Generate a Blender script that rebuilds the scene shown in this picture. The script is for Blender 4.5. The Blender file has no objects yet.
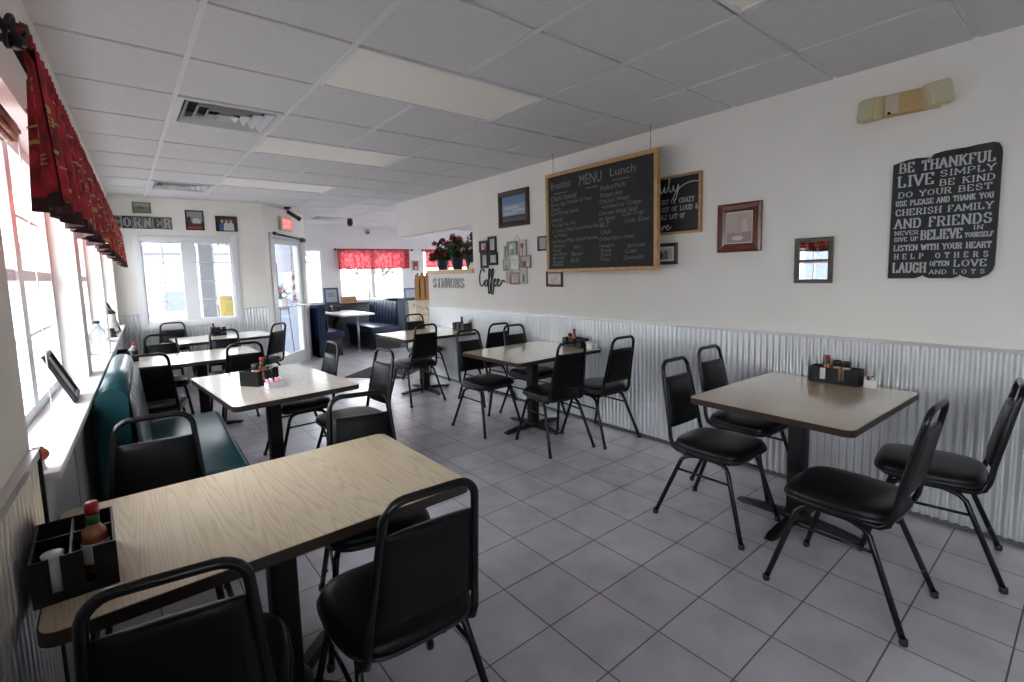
import bpy, bmesh, math, random
from mathutils import Matrix, Vector
random.seed(7)
SC = bpy.context.scene
COL = SC.collection
PI = math.pi

# ------------------------------------------------------------------ camera
F_PX, YAW, PITCH, ROLL = 483.283, 0.684112, 0.0994125, -0.0262059
CAM_H, CX, CY = 1.42568, 515.761, 320.504
cy_, sy_, cp_, sp_ = math.cos(YAW), math.sin(YAW), math.cos(PITCH), math.sin(PITCH)
fwd = Vector((sy_*cp_, cy_*cp_, -sp_)); rgt = Vector((cy_, -sy_, 0)); upv = rgt.cross(fwd)
r2 = math.cos(ROLL)*rgt + math.sin(ROLL)*upv
u2 = -math.sin(ROLL)*rgt + math.cos(ROLL)*upv
cam = bpy.data.cameras.new('camera'); camo = bpy.data.objects.new('camera', cam); COL.objects.link(camo)
cam.sensor_width = 36; cam.lens = F_PX/1024*36
cam.shift_x = (512-CX)/1024; cam.shift_y = (CY-341)/1024
cam.clip_start = 0.02; cam.clip_end = 300
camo.matrix_world = Matrix(((r2.x, u2.x, -fwd.x, 0), (r2.y, u2.y, -fwd.y, 0), (r2.z, u2.z, -fwd.z, CAM_H), (0, 0, 0, 1)))
SC.camera = camo
SC.view_settings.view_transform = 'Standard'; SC.view_settings.look = 'None'
SC.view_settings.gamma = 1; SC.view_settings.use_curve_mapping = False
SC.view_settings.exposure = 1.44
SC.cycles.max_bounces = 10; SC.cycles.diffuse_bounces = 6; SC.cycles.transparent_max_bounces = 16
SC.cycles.sample_clamp_indirect = 6

# ------------------------------------------------------------------ sky and window daylight
W = bpy.data.worlds.new('sky'); SC.world = W; W.use_nodes = True
bgn = W.node_tree.nodes['Background']
bgn.inputs[0].default_value = (0.90, 0.95, 1.0, 1); bgn.inputs[1].default_value = 5.0

def portal(loc, rx, rz, sx, sz):
    l = bpy.data.lights.new('daylight_portal', 'AREA'); l.shape = 'RECTANGLE'; l.size = sx; l.size_y = sz
    l.cycles.is_portal = True
    o = bpy.data.objects.new('daylight_portal', l); COL.objects.link(o)
    o.location = loc; o.rotation_euler = (rx, 0, rz)
H_C = 2.515; X_R = 3.376; Y_E = 7.888; Y_F = 10.45; Y_B = -3.2
S_SL = 0.032
LWM = Matrix.Translation((-0.283, 0, 0)) @ Matrix.Rotation(-math.atan(S_SL), 4, 'Z')   # local x: into the room, y: along the wall
LEFT_WIN = [(-2.4, -0.1), (1.83, 3.56), (3.78, 5.52), (5.74, 7.6)]
for a, b in LEFT_WIN:
    p = LWM @ Vector((-0.16, (a+b)/2, 1.47)); portal(p, PI/2, -PI/2 - math.atan(S_SL), b-a, 1.1)
portal((0.77, Y_E+0.06, 1.42), -PI/2, 0, 1.15, 1.1)
portal((3.0, Y_F+0.06, 1.44), -PI/2, 0, 0.7, 1.1)
portal((4.42, Y_F+0.06, 1.44), -PI/2, 0, 1.55, 1.15)
portal((6.4, Y_F+0.06, 1.44), -PI/2, 0, 1.4, 1.15)
portal((2.20, 8.35, 1.1), -PI/2, math.radians(50), 0.8, 1.8)
portal((8.2, 7.8, 1.48), PI/2, PI/2, 2.4, 1.25)  # for the added, unseen side window of the booth room
portal((6.6, 3.93, 1.4), PI/2, 0, 2.0, 1.4)  # for the added, unseen window facing the far wall

# ------------------------------------------------------------------ materials
MATS = {}
def mat(name, col, rough=0.6, metal=0.0, spec=0.5, noise=0.0, nscale=8.0, bump=0.0, bscale=60.0, emit=0.0, coat=0.0, trans=0.0):
    if name in MATS: return MATS[name]
    m = bpy.data.materials.new(name); m.use_nodes = True; nt = m.node_tree
    b = nt.nodes['Principled BSDF']
    b.inputs['Base Color'].default_value = (*col, 1); b.inputs['Roughness'].default_value = rough
    b.inputs['Metallic'].default_value = metal; b.inputs['Specular IOR Level'].default_value = spec
    b.inputs['Coat Weight'].default_value = coat; b.inputs['Coat Roughness'].default_value = 0.1
    b.inputs['Transmission Weight'].default_value = trans
    if emit:
        b.inputs['Emission Color'].default_value = (*col, 1); b.inputs['Emission Strength'].default_value = emit
    if noise or bump:
        tc = nt.nodes.new('ShaderNodeTexCoord')
    if noise:
        n = nt.nodes.new('ShaderNodeTexNoise'); n.inputs['Scale'].default_value = nscale; n.inputs['Detail'].default_value = 4
        nt.links.new(tc.outputs['Object'], n.inputs['Vector'])
        r = nt.nodes.new('ShaderNodeMapRange'); r.inputs[1].default_value = 0.3; r.inputs[2].default_value = 0.7
        r.inputs[3].default_value = 1-noise; r.inputs[4].default_value = 1+noise
        nt.links.new(n.outputs['Fac'], r.inputs[0])
        mx = nt.nodes.new('ShaderNodeVectorMath'); mx.operation = 'SCALE'; mx.inputs[0].default_value = col
        nt.links.new(r.outputs[0], mx.inputs['Scale']); nt.links.new(mx.outputs[0], b.inputs['Base Color'])
    if bump:
        n2 = nt.nodes.new('ShaderNodeTexNoise'); n2.inputs['Scale'].default_value = bscale; n2.inputs['Detail'].default_value = 3
        nt.links.new(tc.outputs['Object'], n2.inputs['Vector'])
        bp = nt.nodes.new('ShaderNodeBump'); bp.inputs['Strength'].default_value = bump; bp.inputs['Distance'].default_value = 0.01
        nt.links.new(n2.outputs['Fac'], bp.inputs['Height']); nt.links.new(bp.outputs[0], b.inputs['Normal'])
    MATS[name] = m
    return m

def wood(name, c1, c2, scale=(60, 2.2, 2), rough=0.35, dist=2.5):
    if name in MATS: return MATS[name]
    m = bpy.data.materials.new(name); m.use_nodes = True; nt = m.node_tree; b = nt.nodes['Principled BSDF']
    tc = nt.nodes.new('ShaderNodeTexCoord'); mp = nt.nodes.new('ShaderNodeMapping'); mp.inputs['Scale'].default_value = scale
    nt.links.new(tc.outputs['Object'], mp.inputs[0])
    big = nt.nodes.new('ShaderNodeTexNoise'); big.inputs['Scale'].default_value = 3.0
    nt.links.new(tc.outputs['Object'], big.inputs['Vector'])
    w = nt.nodes.new('ShaderNodeTexNoise'); w.inputs['Scale'].default_value = 1.0; w.inputs['Detail'].default_value = 6; w.inputs['Distortion'].default_value = dist*0.25
    nt.links.new(mp.outputs[0], w.inputs['Vector'])
    add = nt.nodes.new('ShaderNodeMath'); add.operation = 'MULTIPLY_ADD'; add.inputs[1].default_value = 0.35
    nt.links.new(big.outputs['Fac'], add.inputs[0]); nt.links.new(w.outputs['Fac'], add.inputs[2])
    cr = nt.nodes.new('ShaderNodeValToRGB'); cr.color_ramp.elements[0].position = 0.48; cr.color_ramp.elements[1].position = 0.86
    cr.color_ramp.elements[0].color = (*c2, 1); cr.color_ramp.elements[1].color = (*c1, 1)
    nt.links.new(add.outputs[0], cr.inputs[0]); nt.links.new(cr.outputs[0], b.inputs['Base Color'])
    b.inputs['Roughness'].default_value = rough
    MATS[name] = m; return m

def oak_laminate(name, c1, c2, rough=0.35):
    """cathedral grain running along local Y"""
    if name in MATS: return MATS[name]
    m = bpy.data.materials.new(name); m.use_nodes = True; nt = m.node_tree; b = nt.nodes['Principled BSDF']
    tc = nt.nodes.new('ShaderNodeTexCoord'); mp = nt.nodes.new('ShaderNodeMapping'); mp.inputs['Scale'].default_value = (10, 0.7, 1)
    nt.links.new(tc.outputs['Object'], mp.inputs[0])
    n = nt.nodes.new('ShaderNodeTexNoise'); n.inputs['Scale'].default_value = 1.0; n.inputs['Detail'].default_value = 1.5
    nt.links.new(mp.outputs[0], n.inputs['Vector'])
    mul = nt.nodes.new('ShaderNodeMath'); mul.operation = 'MULTIPLY'; mul.inputs[1].default_value = 42
    nt.links.new(n.outputs['Fac'], mul.inputs[0])
    fr = nt.nodes.new('ShaderNodeMath'); fr.operation = 'PINGPONG'; fr.inputs[1].default_value = 1.0
    nt.links.new(mul.outputs[0], fr.inputs[0])
    pw = nt.nodes.new('ShaderNodeMath'); pw.operation = 'POWER'; pw.inputs[1].default_value = 1.4
    nt.links.new(fr.outputs[0], pw.inputs[0])
    mp2 = nt.nodes.new('ShaderNodeMapping'); mp2.inputs['Scale'].default_value = (220, 9, 1)
    nt.links.new(tc.outputs['Object'], mp2.inputs[0])
    n2 = nt.nodes.new('ShaderNodeTexNoise'); n2.inputs['Scale'].default_value = 1.0; n2.inputs['Detail'].default_value = 2
    nt.links.new(mp2.outputs[0], n2.inputs['Vector'])
    mixf = nt.nodes.new('ShaderNodeMath'); mixf.operation = 'MULTIPLY'
    nt.links.new(pw.outputs[0], mixf.inputs[0]); nt.links.new(n2.outputs['Fac'], mixf.inputs[1])
    cr = nt.nodes.new('ShaderNodeValToRGB'); cr.color_ramp.elements[0].position = 0.08; cr.color_ramp.elements[1].position = 0.62
    cr.color_ramp.elements[0].color = (*c1, 1); cr.color_ramp.elements[1].color = (*c2, 1)
    nt.links.new(mixf.outputs[0], cr.inputs[0]); nt.links.new(cr.outputs[0], b.inputs['Base Color'])
    b.inputs['Roughness'].default_value = rough
    MATS[name] = m; return m

def floor_mat():
    m = bpy.data.materials.new('floor_tile'); m.use_nodes = True; nt = m.node_tree; b = nt.nodes['Principled BSDF']
    tc = nt.nodes.new('ShaderNodeTexCoord'); mp = nt.nodes.new('ShaderNodeMapping')
    T = 0.30167
    mp.inputs['Location'].default_value = (-1.5345, -1.6455, 0); mp.vector_type = 'POINT'
    nt.links.new(tc.outputs['Object'], mp.inputs[0])
    br = nt.nodes.new('ShaderNodeTexBrick'); br.offset = 0.0; br.squash = 1.0
    br.inputs['Scale'].default_value = 1.0; br.inputs['Brick Width'].default_value = T; br.inputs['Row Height'].default_value = T
    br.inputs['Mortar Size'].default_value = 0.0032; br.inputs['Mortar Smooth'].default_value = 0.3; br.inputs['Bias'].default_value = 0
    br.inputs['Color1'].default_value = (0.47, 0.45, 0.49, 1); br.inputs['Color2'].default_value = (0.425, 0.405, 0.445, 1)
    br.inputs['Mortar'].default_value = (0.10, 0.095, 0.10, 1)
    nt.links.new(mp.outputs[0], br.inputs['Vector'])
    n = nt.nodes.new('ShaderNodeTexNoise'); n.inputs['Scale'].default_value = 5; n.inputs['Detail'].default_value = 6
    nt.links.new(tc.outputs['Object'], n.inputs['Vector'])
    r = nt.nodes.new('ShaderNodeMapRange'); r.inputs[1].default_value = 0.3; r.inputs[2].default_value = 0.7; r.inputs[3].default_value = 0.88; r.inputs[4].default_value = 1.12
    nt.links.new(n.outputs['Fac'], r.inputs[0])
    s = nt.nodes.new('ShaderNodeVectorMath'); s.operation = 'SCALE'
    nt.links.new(br.outputs['Color'], s.inputs[0]); nt.links.new(r.outputs[0], s.inputs['Scale'])
    nt.links.new(s.outputs[0], b.inputs['Base Color'])
    rr = nt.nodes.new('ShaderNodeMapRange'); rr.inputs[3].default_value = 0.26; rr.inputs[4].default_value = 0.8
    nt.links.new(br.outputs['Fac'], rr.inputs[0]); nt.links.new(rr.outputs[0], b.inputs['Roughness'])
    bp = nt.nodes.new('ShaderNodeBump'); bp.inputs['Strength'].default_value = 0.6; bp.inputs['Distance'].default_value = 0.003; bp.invert = True
    nt.links.new(br.outputs['Fac'], bp.inputs['Height']); nt.links.new(bp.outputs[0], b.inputs['Normal'])
    return m

def glass_mat(name, tint=(1, 1, 1), fac=0.06):
    if name in MATS: return MATS[name]
    m = bpy.data.materials.new(name); m.use_nodes = True; nt = m.node_tree; nt.nodes.remove(nt.nodes['Principled BSDF'])
    out = nt.nodes['Material Output']; t = nt.nodes.new('ShaderNodeBsdfTransparent'); g = nt.nodes.new('ShaderNodeBsdfGlossy')
    t.inputs[0].default_value = (*tint, 1); g.inputs['Roughness'].default_value = 0.02
    mx = nt.nodes.new('ShaderNodeMixShader'); mx.inputs[0].default_value = fac
    nt.links.new(t.outputs[0], mx.inputs[1]); nt.links.new(g.outputs[0], mx.inputs[2])
    nt.links.new(mx.outputs[0], out.inputs[0]); MATS[name] = m; return m

def fabric_trans(name, col, amount=0.5, noise=0.25, col2=None, nscale=60):
    if name in MATS: return MATS[name]
    m = bpy.data.materials.new(name); m.use_nodes = True; nt = m.node_tree; b = nt.nodes['Principled BSDF']; out = nt.nodes['Material Output']
    tc = nt.nodes.new('ShaderNodeTexCoord'); n = nt.nodes.new('ShaderNodeTexNoise'); n.inputs['Scale'].default_value = nscale; n.inputs['Detail'].default_value = 3
    nt.links.new(tc.outputs['Object'], n.inputs['Vector'])
    cr = nt.nodes.new('ShaderNodeValToRGB'); cr.color_ramp.elements[0].position = 0.4; cr.color_ramp.elements[1].position = 0.66
    cr.color_ramp.elements[0].color = (*col, 1); cr.color_ramp.elements[1].color = (*(col2 or col), 1)
    nt.links.new(n.outputs['Fac'], cr.inputs[0]); nt.links.new(cr.outputs[0], b.inputs['Base Color']); b.inputs['Roughness'].default_value = 0.9
    t = nt.nodes.new('ShaderNodeBsdfTranslucent'); nt.links.new(cr.outputs[0], t.inputs[0])
    mx = nt.nodes.new('ShaderNodeMixShader'); mx.inputs[0].default_value = amount
    nt.links.new(b.outputs[0], mx.inputs[1]); nt.links.new(t.outputs[0], mx.inputs[2]); nt.links.new(mx.outputs[0], out.inputs[0])
    MATS[name] = m; return m

M_WALL = mat('wall_paint', (0.87, 0.84, 0.785), 0.7, noise=0.02, nscale=3, bump=0.05, bscale=120)
M_WHITE = mat('white_paint', (0.80, 0.80, 0.80), 0.45)
M_VINYL = mat('white_vinyl', (0.80, 0.81, 0.83), 0.4)
M_TILE = mat('ceiling_tile', (0.68, 0.67, 0.665), 0.95, noise=0.03, nscale=40, bump=0.25, bscale=160)
M_TBAR = mat('ceiling_bar', (0.74, 0.73, 0.72), 0.5)
M_DARK = mat('dark_void', (0.03, 0.03, 0.03), 0.9)
M_STEEL = mat('galvanised_steel', (0.76, 0.77, 0.78), 0.30, metal=0.85, noise=0.04, nscale=5)
M_CAP = mat('steel_cap', (0.66, 0.66, 0.66), 0.35, metal=0.7)
M_VINBLK = mat('black_vinyl', (0.004, 0.004, 0.005), 0.36, spec=0.2, bump=0.12, bscale=220)
M_TUBE = mat('black_tube', (0.005, 0.005, 0.006), 0.25, spec=0.35)
M_IRON = mat('black_iron', (0.006, 0.006, 0.007), 0.45, spec=0.3)
M_EDGE = mat('dark_edge', (0.030, 0.018, 0.014), 0.35)
M_PLASTIC = mat('black_plastic', (0.007, 0.007, 0.008), 0.4, spec=0.35)
M_TEAL = mat('teal_vinyl', (0.004, 0.046, 0.056), 0.3, bump=0.1, bscale=180)
M_NAVY = mat('navy_vinyl', (0.005, 0.018, 0.060), 0.32, bump=0.1, bscale=180)
M_GLASS = glass_mat('window_glass')
M_GREYP = mat('grey_panel', (0.16, 0.17, 0.19), 0.5)
M_LEDGE = mat('ledge_panel', (0.50, 0.51, 0.53), 0.5)
M_RED = mat('red_cap', (0.45, 0.02, 0.03), 0.35)
M_GREEN = mat('green_band', (0.02, 0.12, 0.04), 0.4)
M_SAUCE = mat('sauce', (0.35, 0.10, 0.035), 0.12, coat=0.6)
M_CUP = mat('white_plastic', (0.78, 0.78, 0.78), 0.35)
M_PAPER = mat('white_paper', (0.80, 0.80, 0.79), 0.8)
M_PINK = mat('pink_paper', (0.85, 0.25, 0.42), 0.7)
M_CREAM = mat('aged_cream', (0.62, 0.50, 0.28), 0.4)
M_OAK = wood('oak_frame', (0.56, 0.33, 0.14), (0.42, 0.22, 0.09), (40, 40, 3))
M_CHALK = mat('chalkboard', (0.018, 0.020, 0.018), 0.75, noise=0.25, nscale=6)
M_CHALKW = mat('chalk', (0.24, 0.24, 0.23), 0.95)
M_BLK = mat('black_paint', (0.012, 0.012, 0.012), 0.5)
M_MAHOG = wood('mahogany', (0.17, 0.045, 0.025), (0.10, 0.022, 0.013), (30, 30, 3), 0.25)
M_BROWNF = mat('brown_frame', (0.05, 0.028, 0.020), 0.4)

# ------------------------------------------------------------------ mesh helpers
class MB:
    def __init__(s): s.v = []; s.f = []; s.mi = []; s.sm = []; s.cur = 0; s.smooth = False; s.M = Matrix()
    def add(s, vs, fs, smooth=None):
        o = len(s.v); s.v += [tuple(s.M @ Vector(v)) for v in vs]
        for f in fs: s.f.append(tuple(i+o for i in f)); s.mi.append(s.cur); s.sm.append(s.smooth if smooth is None else smooth)
        return s
    def box(s, x0, x1, y0, y1, z0, z1, bev=0.0):
        if bev <= 0:
            v = [(x0,y0,z0),(x1,y0,z0),(x1,y1,z0),(x0,y1,z0),(x0,y0,z1),(x1,y0,z1),(x1,y1,z1),(x0,y1,z1)]
            return s.add(v, [(0,3,2,1),(4,5,6,7),(0,1,5,4),(1,2,6,5),(2,3,7,6),(3,0,4,7)], False)
        bm = bmesh.new(); bmesh.ops.create_cube(bm, size=1)
        for v in bm.verts: v.co = Vector(((x0+x1)/2+v.co.x*(x1-x0), (y0+y1)/2+v.co.y*(y1-y0), (z0+z1)/2+v.co.z*(z1-z0)))
        bmesh.ops.bevel(bm, geom=bm.edges[:], offset=min(bev, (x1-x0)*.49, (y1-y0)*.49, (z1-z0)*.49), segments=3, profile=0.5, affect='EDGES')
        bm.verts.index_update()
        s.add([v.co[:] for v in bm.verts], [tuple(v.index for v in f.verts) for f in bm.faces], True); bm.free(); return s
    def prism(s, pts, z0, z1, smooth=False):
        n = len(pts); v = [(x, y, z0) for x, y in pts]+[(x, y, z1) for x, y in pts]
        s.add(v, [tuple(range(n-1, -1, -1)), tuple(range(n, 2*n))], False)
        o = len(s.v)-2*n
        for i in range(n):
            j = (i+1) % n; s.f.append((o+i, o+j, o+n+j, o+n+i)); s.mi.append(s.cur); s.sm.append(smooth)
        return s
    def tube(s, pts, r, seg=8, close=False, caps=True):
        pts = [Vector(p) for p in pts]; n = len(pts); rs = r if isinstance(r, (list, tuple)) else [r]*n
        def tan(i):
            if close: d = pts[(i+1) % n]-pts[i-1]
            else: d = pts[min(i+1, n-1)]-pts[max(i-1, 0)]
            return d.normalized()
        t0 = tan(0); a = Vector((0, 0, 1)) if abs(t0.z) < 0.9 else Vector((1, 0, 0)); nrm = (a-a.dot(t0)*t0).normalized()
        vs = []
        for i in range(n):
            t = tan(i); nrm = (nrm-nrm.dot(t)*t).normalized(); b = t.cross(nrm)
            for k in range(seg):
                q = 2*PI*k/seg; vs.append(pts[i]+rs[i]*(math.cos(q)*nrm+math.sin(q)*b))
        fs = []
        for i in range(n if close else n-1):
            j = (i+1) % n
            for k in range(seg):
                l = (k+1) % seg; fs.append((i*seg+k, i*seg+l, j*seg+l, j*seg+k))
        if caps and not close: fs += [tuple(range(seg-1, -1, -1)), tuple((n-1)*seg+k for k in range(seg))]
        return s.add(vs, fs, True)
    def lathe(s, prof, c=(0, 0, 0), seg=16):
        vs = []; m = len(prof)
        for (r, z) in prof:
            for k in range(seg):
                q = 2*PI*k/seg; vs.append((c[0]+r*math.cos(q), c[1]+r*math.sin(q), c[2]+z))
        fs = [(i*seg+k, i*seg+(k+1) % seg, (i+1)*seg+(k+1) % seg, (i+1)*seg+k) for i in range(m-1) for k in range(seg)]
        fs += [tuple(range(seg-1, -1, -1)), tuple((m-1)*seg+k for k in range(seg))]
        return s.add(vs, fs, True)
    def sphere(s, c, r, sx=1, sy=1, sz=1, seg=12, rings=8):
        prof = [(max(1e-4, r*math.sin(PI*i/rings)), -r*math.cos(PI*i/rings)) for i in range(rings+1)]
        vs = [(c[0]+q*sx*math.cos(2*PI*k/seg), c[1]+q*sy*math.sin(2*PI*k/seg), c[2]+z*sz) for q, z in prof for k in range(seg)]
        fs = [(i*seg+k, i*seg+(k+1) % seg, (i+1)*seg+(k+1) % seg, (i+1)*seg+k) for i in range(rings) for k in range(seg)]
        return s.add(vs, fs, True)
    def build(s, name, mats, parent=None, mw=None):
        me = bpy.data.meshes.new(name); me.from_pydata(s.v, [], s.f)
        for m in (mats if isinstance(mats, (list, tuple)) else [mats]): me.materials.append(m)
        me.polygons.foreach_set('material_index', s.mi); me.polygons.foreach_set('use_smooth', s.sm); me.update()
        o = bpy.data.objects.new(name, me); COL.objects.link(o)
        if parent: o.parent = parent
        if mw is not None: o.matrix_basis = mw
        return o

def tag(o, label=None, cat=None, group=None, kind=None):
    if label: o['label'] = label
    if cat: o['category'] = cat
    if group: o['group'] = group
    if kind: o['kind'] = kind
    return o
def empty(name, mw, label, cat, group=None):
    o = bpy.data.objects.new(name, None); COL.objects.link(o); o.empty_display_size = 0.1
    o.matrix_basis = mw if isinstance(mw, Matrix) else Matrix.Translation(mw)
    return tag(o, label, cat, group)
def struct(o): o['kind'] = 'structure'; return o
def copy_tree(o, parent=None):
    c = o.copy(); COL.objects.link(c)
    if parent: c.parent = parent
    for ch in list(o.children): copy_tree(ch, c)
    return c
def place(loc, rz=0): return Matrix.Translation(loc) @ Matrix.Rotation(math.radians(rz), 4, 'Z')
def facing(c, right, up=(0, 0, 1)):
    r = Vector(right).normalized(); u = Vector(up).normalized(); n = r.cross(u)
    return Matrix(((r.x, u.x, n.x, c[0]), (r.y, u.y, n.y, c[1]), (r.z, u.z, n.z, c[2]), (0, 0, 0, 1)))
def rwall(yl, yr, z0, z1, off=0.0): return facing((X_R-off, (yl+yr)/2, (z0+z1)/2), (0, -1, 0)), abs(yl-yr), abs(z1-z0)
def ewall(x0, x1, z0, z1, off=0.0, y=Y_E): return facing((( x0+x1)/2, y-off, (z0+z1)/2), (1, 0, 0)), x1-x0, z1-z0

def text_mesh(mb, body, x0, x1, yb, h, z=0.0, thick=0.001, shear=0.0, weight=0.0, align='fit', slope=0.0):
    """writes a line into mb in local XY: from x0 (to x1 when fitted), baseline yb, capital height h"""
    cu = bpy.data.curves.new('t', 'FONT'); cu.body = body; cu.size = 1; cu.shear = shear; cu.offset = weight; cu.resolution_u = 2
    ob = bpy.data.objects.new('t', cu); COL.objects.link(ob)
    dg = bpy.context.evaluated_depsgraph_get(); me = bpy.data.meshes.new_from_object(ob.evaluated_get(dg))
    xs = [v.co.x for v in me.vertices]
    if xs:
        a, b = min(xs), max(xs); sy = h/0.73; sx = (x1-x0)/(b-a) if align == 'fit' else sy*0.9
        vs = [(x0+(v.co.x-a)*sx, yb+v.co.y*sy+slope*(v.co.x-a)*sx, z+thick) for v in me.vertices]
        mb.add(vs, [tuple(p.vertices) for p in me.polygons], False)
    bpy.data.objects.remove(ob); bpy.data.curves.remove(cu); bpy.data.meshes.remove(me)

# ------------------------------------------------------------------ setting
mb = MB(); mb.box(-0.9, 8.2, Y_B-0.2, Y_F+0.15, -0.12, 0); struct(mb.build('floor', floor_mat()))
# ceiling: slab with lay-in tiles; light troffers and diffusers replace some tiles
GX0, GY0, TS = 0.349, 2.3114, 0.6096
LIGHT_ROWS = (-9, -6, -3, 0, 3, 6); VENTS = [(0, 2), (0, 7)]
mb = MB(); mb.box(-0.9, 8.2, Y_B-0.2, Y_F+0.15, H_C+0.10, H_C+0.2)
g = 0.013
for i in range(-1, 13):
    for j in range(-10, 14):
        x0 = max(GX0+i*TS, -0.30); x1 = GX0+(i+1)*TS; y0 = GY0+j*TS; y1 = y0+TS
        if i in (1, 2) and j in LIGHT_ROWS: continue
        if (i, j) in VENTS or (i, j) == (4, 11): continue
        if x0 > 8.1 or y0 < Y_B-0.2 or y0 > Y_F: continue
        if y0 > Y_E and x1 < 1.7: continue
        d = random.uniform(-0.001, 0.0015)
        mb.box(x0+g, x1-g, y0+g, y1-g, H_C+d, H_C+0.02)
struct(mb.build('ceiling', M_TILE))
mb = MB()
for i in range(-1, 14):
    x = GX0+i*TS
    if i == 2:
        for a, b in ((-9, -9), (-8, -6), (-5, -3), (-2, 0), (1, 3), (4, 6), (7, 14)):
            mb.box(x-0.0125, x+0.0125, max(Y_B, GY0+a*TS), min(Y_F, GY0+b*TS), H_C-0.003, H_C+0.03) if b > a else None
    elif i not in (0, 1) and -0.2 < x < 8.1: mb.box(x-0.0125, x+0.0125, Y_B, Y_F, H_C+0.010, H_C+0.03)
    elif x > -0.2 and x < 8.1: mb.box(x-0.0125, x+0.0125, Y_B, Y_F, H_C-0.003, H_C+0.03)
for j in range(-9, 15):
    y = GY0+j*TS
    if Y_B < y < Y_F: mb.box(-0.25, 8.1, y-0.0125, y+0.0125, H_C+0.010, H_C+0.028)
struct(mb.build('trim_1', M_TBAR))

def wall_with_holes(mb, a0, a1, z0, z1, t0, t1, holes):
    """wall in (t, a, z) local coordinates; holes = (a, b, zb, zt)"""
    A = sorted({a0, a1, *[h[0] for h in holes], *[h[1] for h in holes]}); Z = sorted({z0, z1, *[h[2] for h in holes], *[h[3] for h in holes]})
    for i in range(len(A)-1):
        for k in range(len(Z)-1):
            am, zm = (A[i]+A[i+1])/2, (Z[k]+Z[k+1])/2
            if any(h[0] < am < h[1] and h[2] < zm < h[3] for h in holes): continue
            mb.box(t0, t1, A[i], A[i+1], Z[k], Z[k+1])
# left wall
Z_SILL, Z_HEAD = 0.90, 2.03
mb = MB(); mb.M = LWM
wall_with_holes(mb, Y_B-0.1, Y_E+0.1, 0, H_C+0.1, -0.2, 0, [(a-0.0, b+0.0, Z_SILL, Z_HEAD) for a, b in LEFT_WIN])
struct(mb.build('wall_left', M_WALL))
# ledge under the windows
mb = MB(); mb.M = LWM; mb.box(0, 0.010, 1.83, 7.80, 0, Z_SILL-0.02); 
for s in (2.55, 3.3, 4.05, 4.8, 5.5): mb.box(0.010, 0.014, s, s+0.006, 0.02, Z_SILL-0.02)
struct(mb.build('trim_2', M_LEDGE))
mb = MB(); mb.M = LWM; mb.box(-0.10, 0.055, 1.83, 7.84, Z_SILL-0.02, Z_SILL+0.006, 0.004); struct(mb.build('trim_3', M_WHITE))
# corrugated panels
def corrugated(a, b, z0, z1, nx, ny, pitch=0.0405, amp=0.008):
    a = Vector(a); b = Vector(b); L = (b-a).length; n = int(L/pitch*8); mb = MB(); vs = []
    for i in range(n+1):
        t = i/n*L; p = a+(b-a).normalized()*t; d = amp*(1+math.sin(2*PI*t/pitch)); d += 0.0015
        vs += [(p.x+nx*d, p.y+ny*d, z0), (p.x+nx*d, p.y+ny*d, z1)]
    mb.add(vs, [(2*i, 2*i+2, 2*i+3, 2*i+1) for i in range(n)], True)
    return mb
Z_R = 0.984
p0 = LWM @ Vector((0, Y_B, 0)); p1 = LWM @ Vector((0, 1.80, 0))
struct(corrugated(p0[:2], p1[:2], 0.0, Z_R-0.02, 1, -0.032).build('trim_4', M_STEEL))
mb = MB(); mb.M = LWM; mb.box(0, 0.022, Y_B, 1.80, Z_R-0.022, Z_R); struct(mb.build('trim_5', M_CAP))
mb = MB(); mb.M = LWM; mb.box(0, 0.024, 1.80, 1.812, 0.0, Z_R); struct(mb.build('trim_6', M_BLK))
struct(corrugated((X_R, Y_B), (X_R, 6.05), 0.015, Z_R-0.01, -1, 0).build('trim_7', M_STEEL))
mb = MB(); mb.box(X_R-0.020, X_R, Y_B, 6.05, Z_R-0.018, Z_R); struct(mb.build('trim_8', M_CAP))
mb = MB(); mb.box(X_R-0.020, X_R, Y_B, 6.05, 0, 0.022, 0.003); struct(mb.build('baseboard_right', mat('grimy_edge', (0.10, 0.10, 0.105), 0.7)))
# right wall with the pass-through
mb = MB(); mb.box(X_R, X_R+0.16, Y_B-0.1, 4.93, 0, H_C+0.1); mb.box(X_R, X_R+0.16, 4.93, 6.06, 0, 1.43); mb.box(X_R, X_R+0.16, 4.93, 6.98, 2.014, H_C+0.1)
struct(mb.build('wall_right', M_WALL))
mb = MB(); mb.box(X_R-0.02, X_R+0.20, 4.92, 6.07, 1.43, 1.485, 0.005); struct(mb.build('trim_9', wood('shelf_pine', (0.70, 0.46, 0.20), (0.58, 0.36, 0.15), (30, 3, 30))))
# end wall with the double window
EW = (0.255, 1.27, 0.89, 1.945)
mb = MB(); mb.M = Matrix.Translation((0, Y_E, 0)) @ Matrix.Rotation(-PI/2, 4, 'Z')   # local t -> -y ; a -> x
wall_with_holes(mb, -0.4, 1.70, 0, H_C+0.1, -0.15, 0, [EW])
struct(mb.build('wall_end', M_WALL))
for k, (xa, xb) in enumerate([(-0.03, 0.19), (1.35, 1.69)]):
    struct(corrugated((xa, Y_E), (xb, Y_E), 0.0, 1.0, 0, -1).build('trim_%d' % (10+k), M_STEEL))
struct(corrugated((0.19, Y_E), (1.35, Y_E), 0.0, 0.80, 0, -1).build('trim_12', M_STEEL))
mb = MB(); mb.box(-0.03, 0.18, Y_E-0.016, Y_E, 1.0, 1.016); mb.box(1.35, 1.69, Y_E-0.016, Y_E, 1.0, 1.016); struct(mb.build('trim_13', M_CAP))
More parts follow.
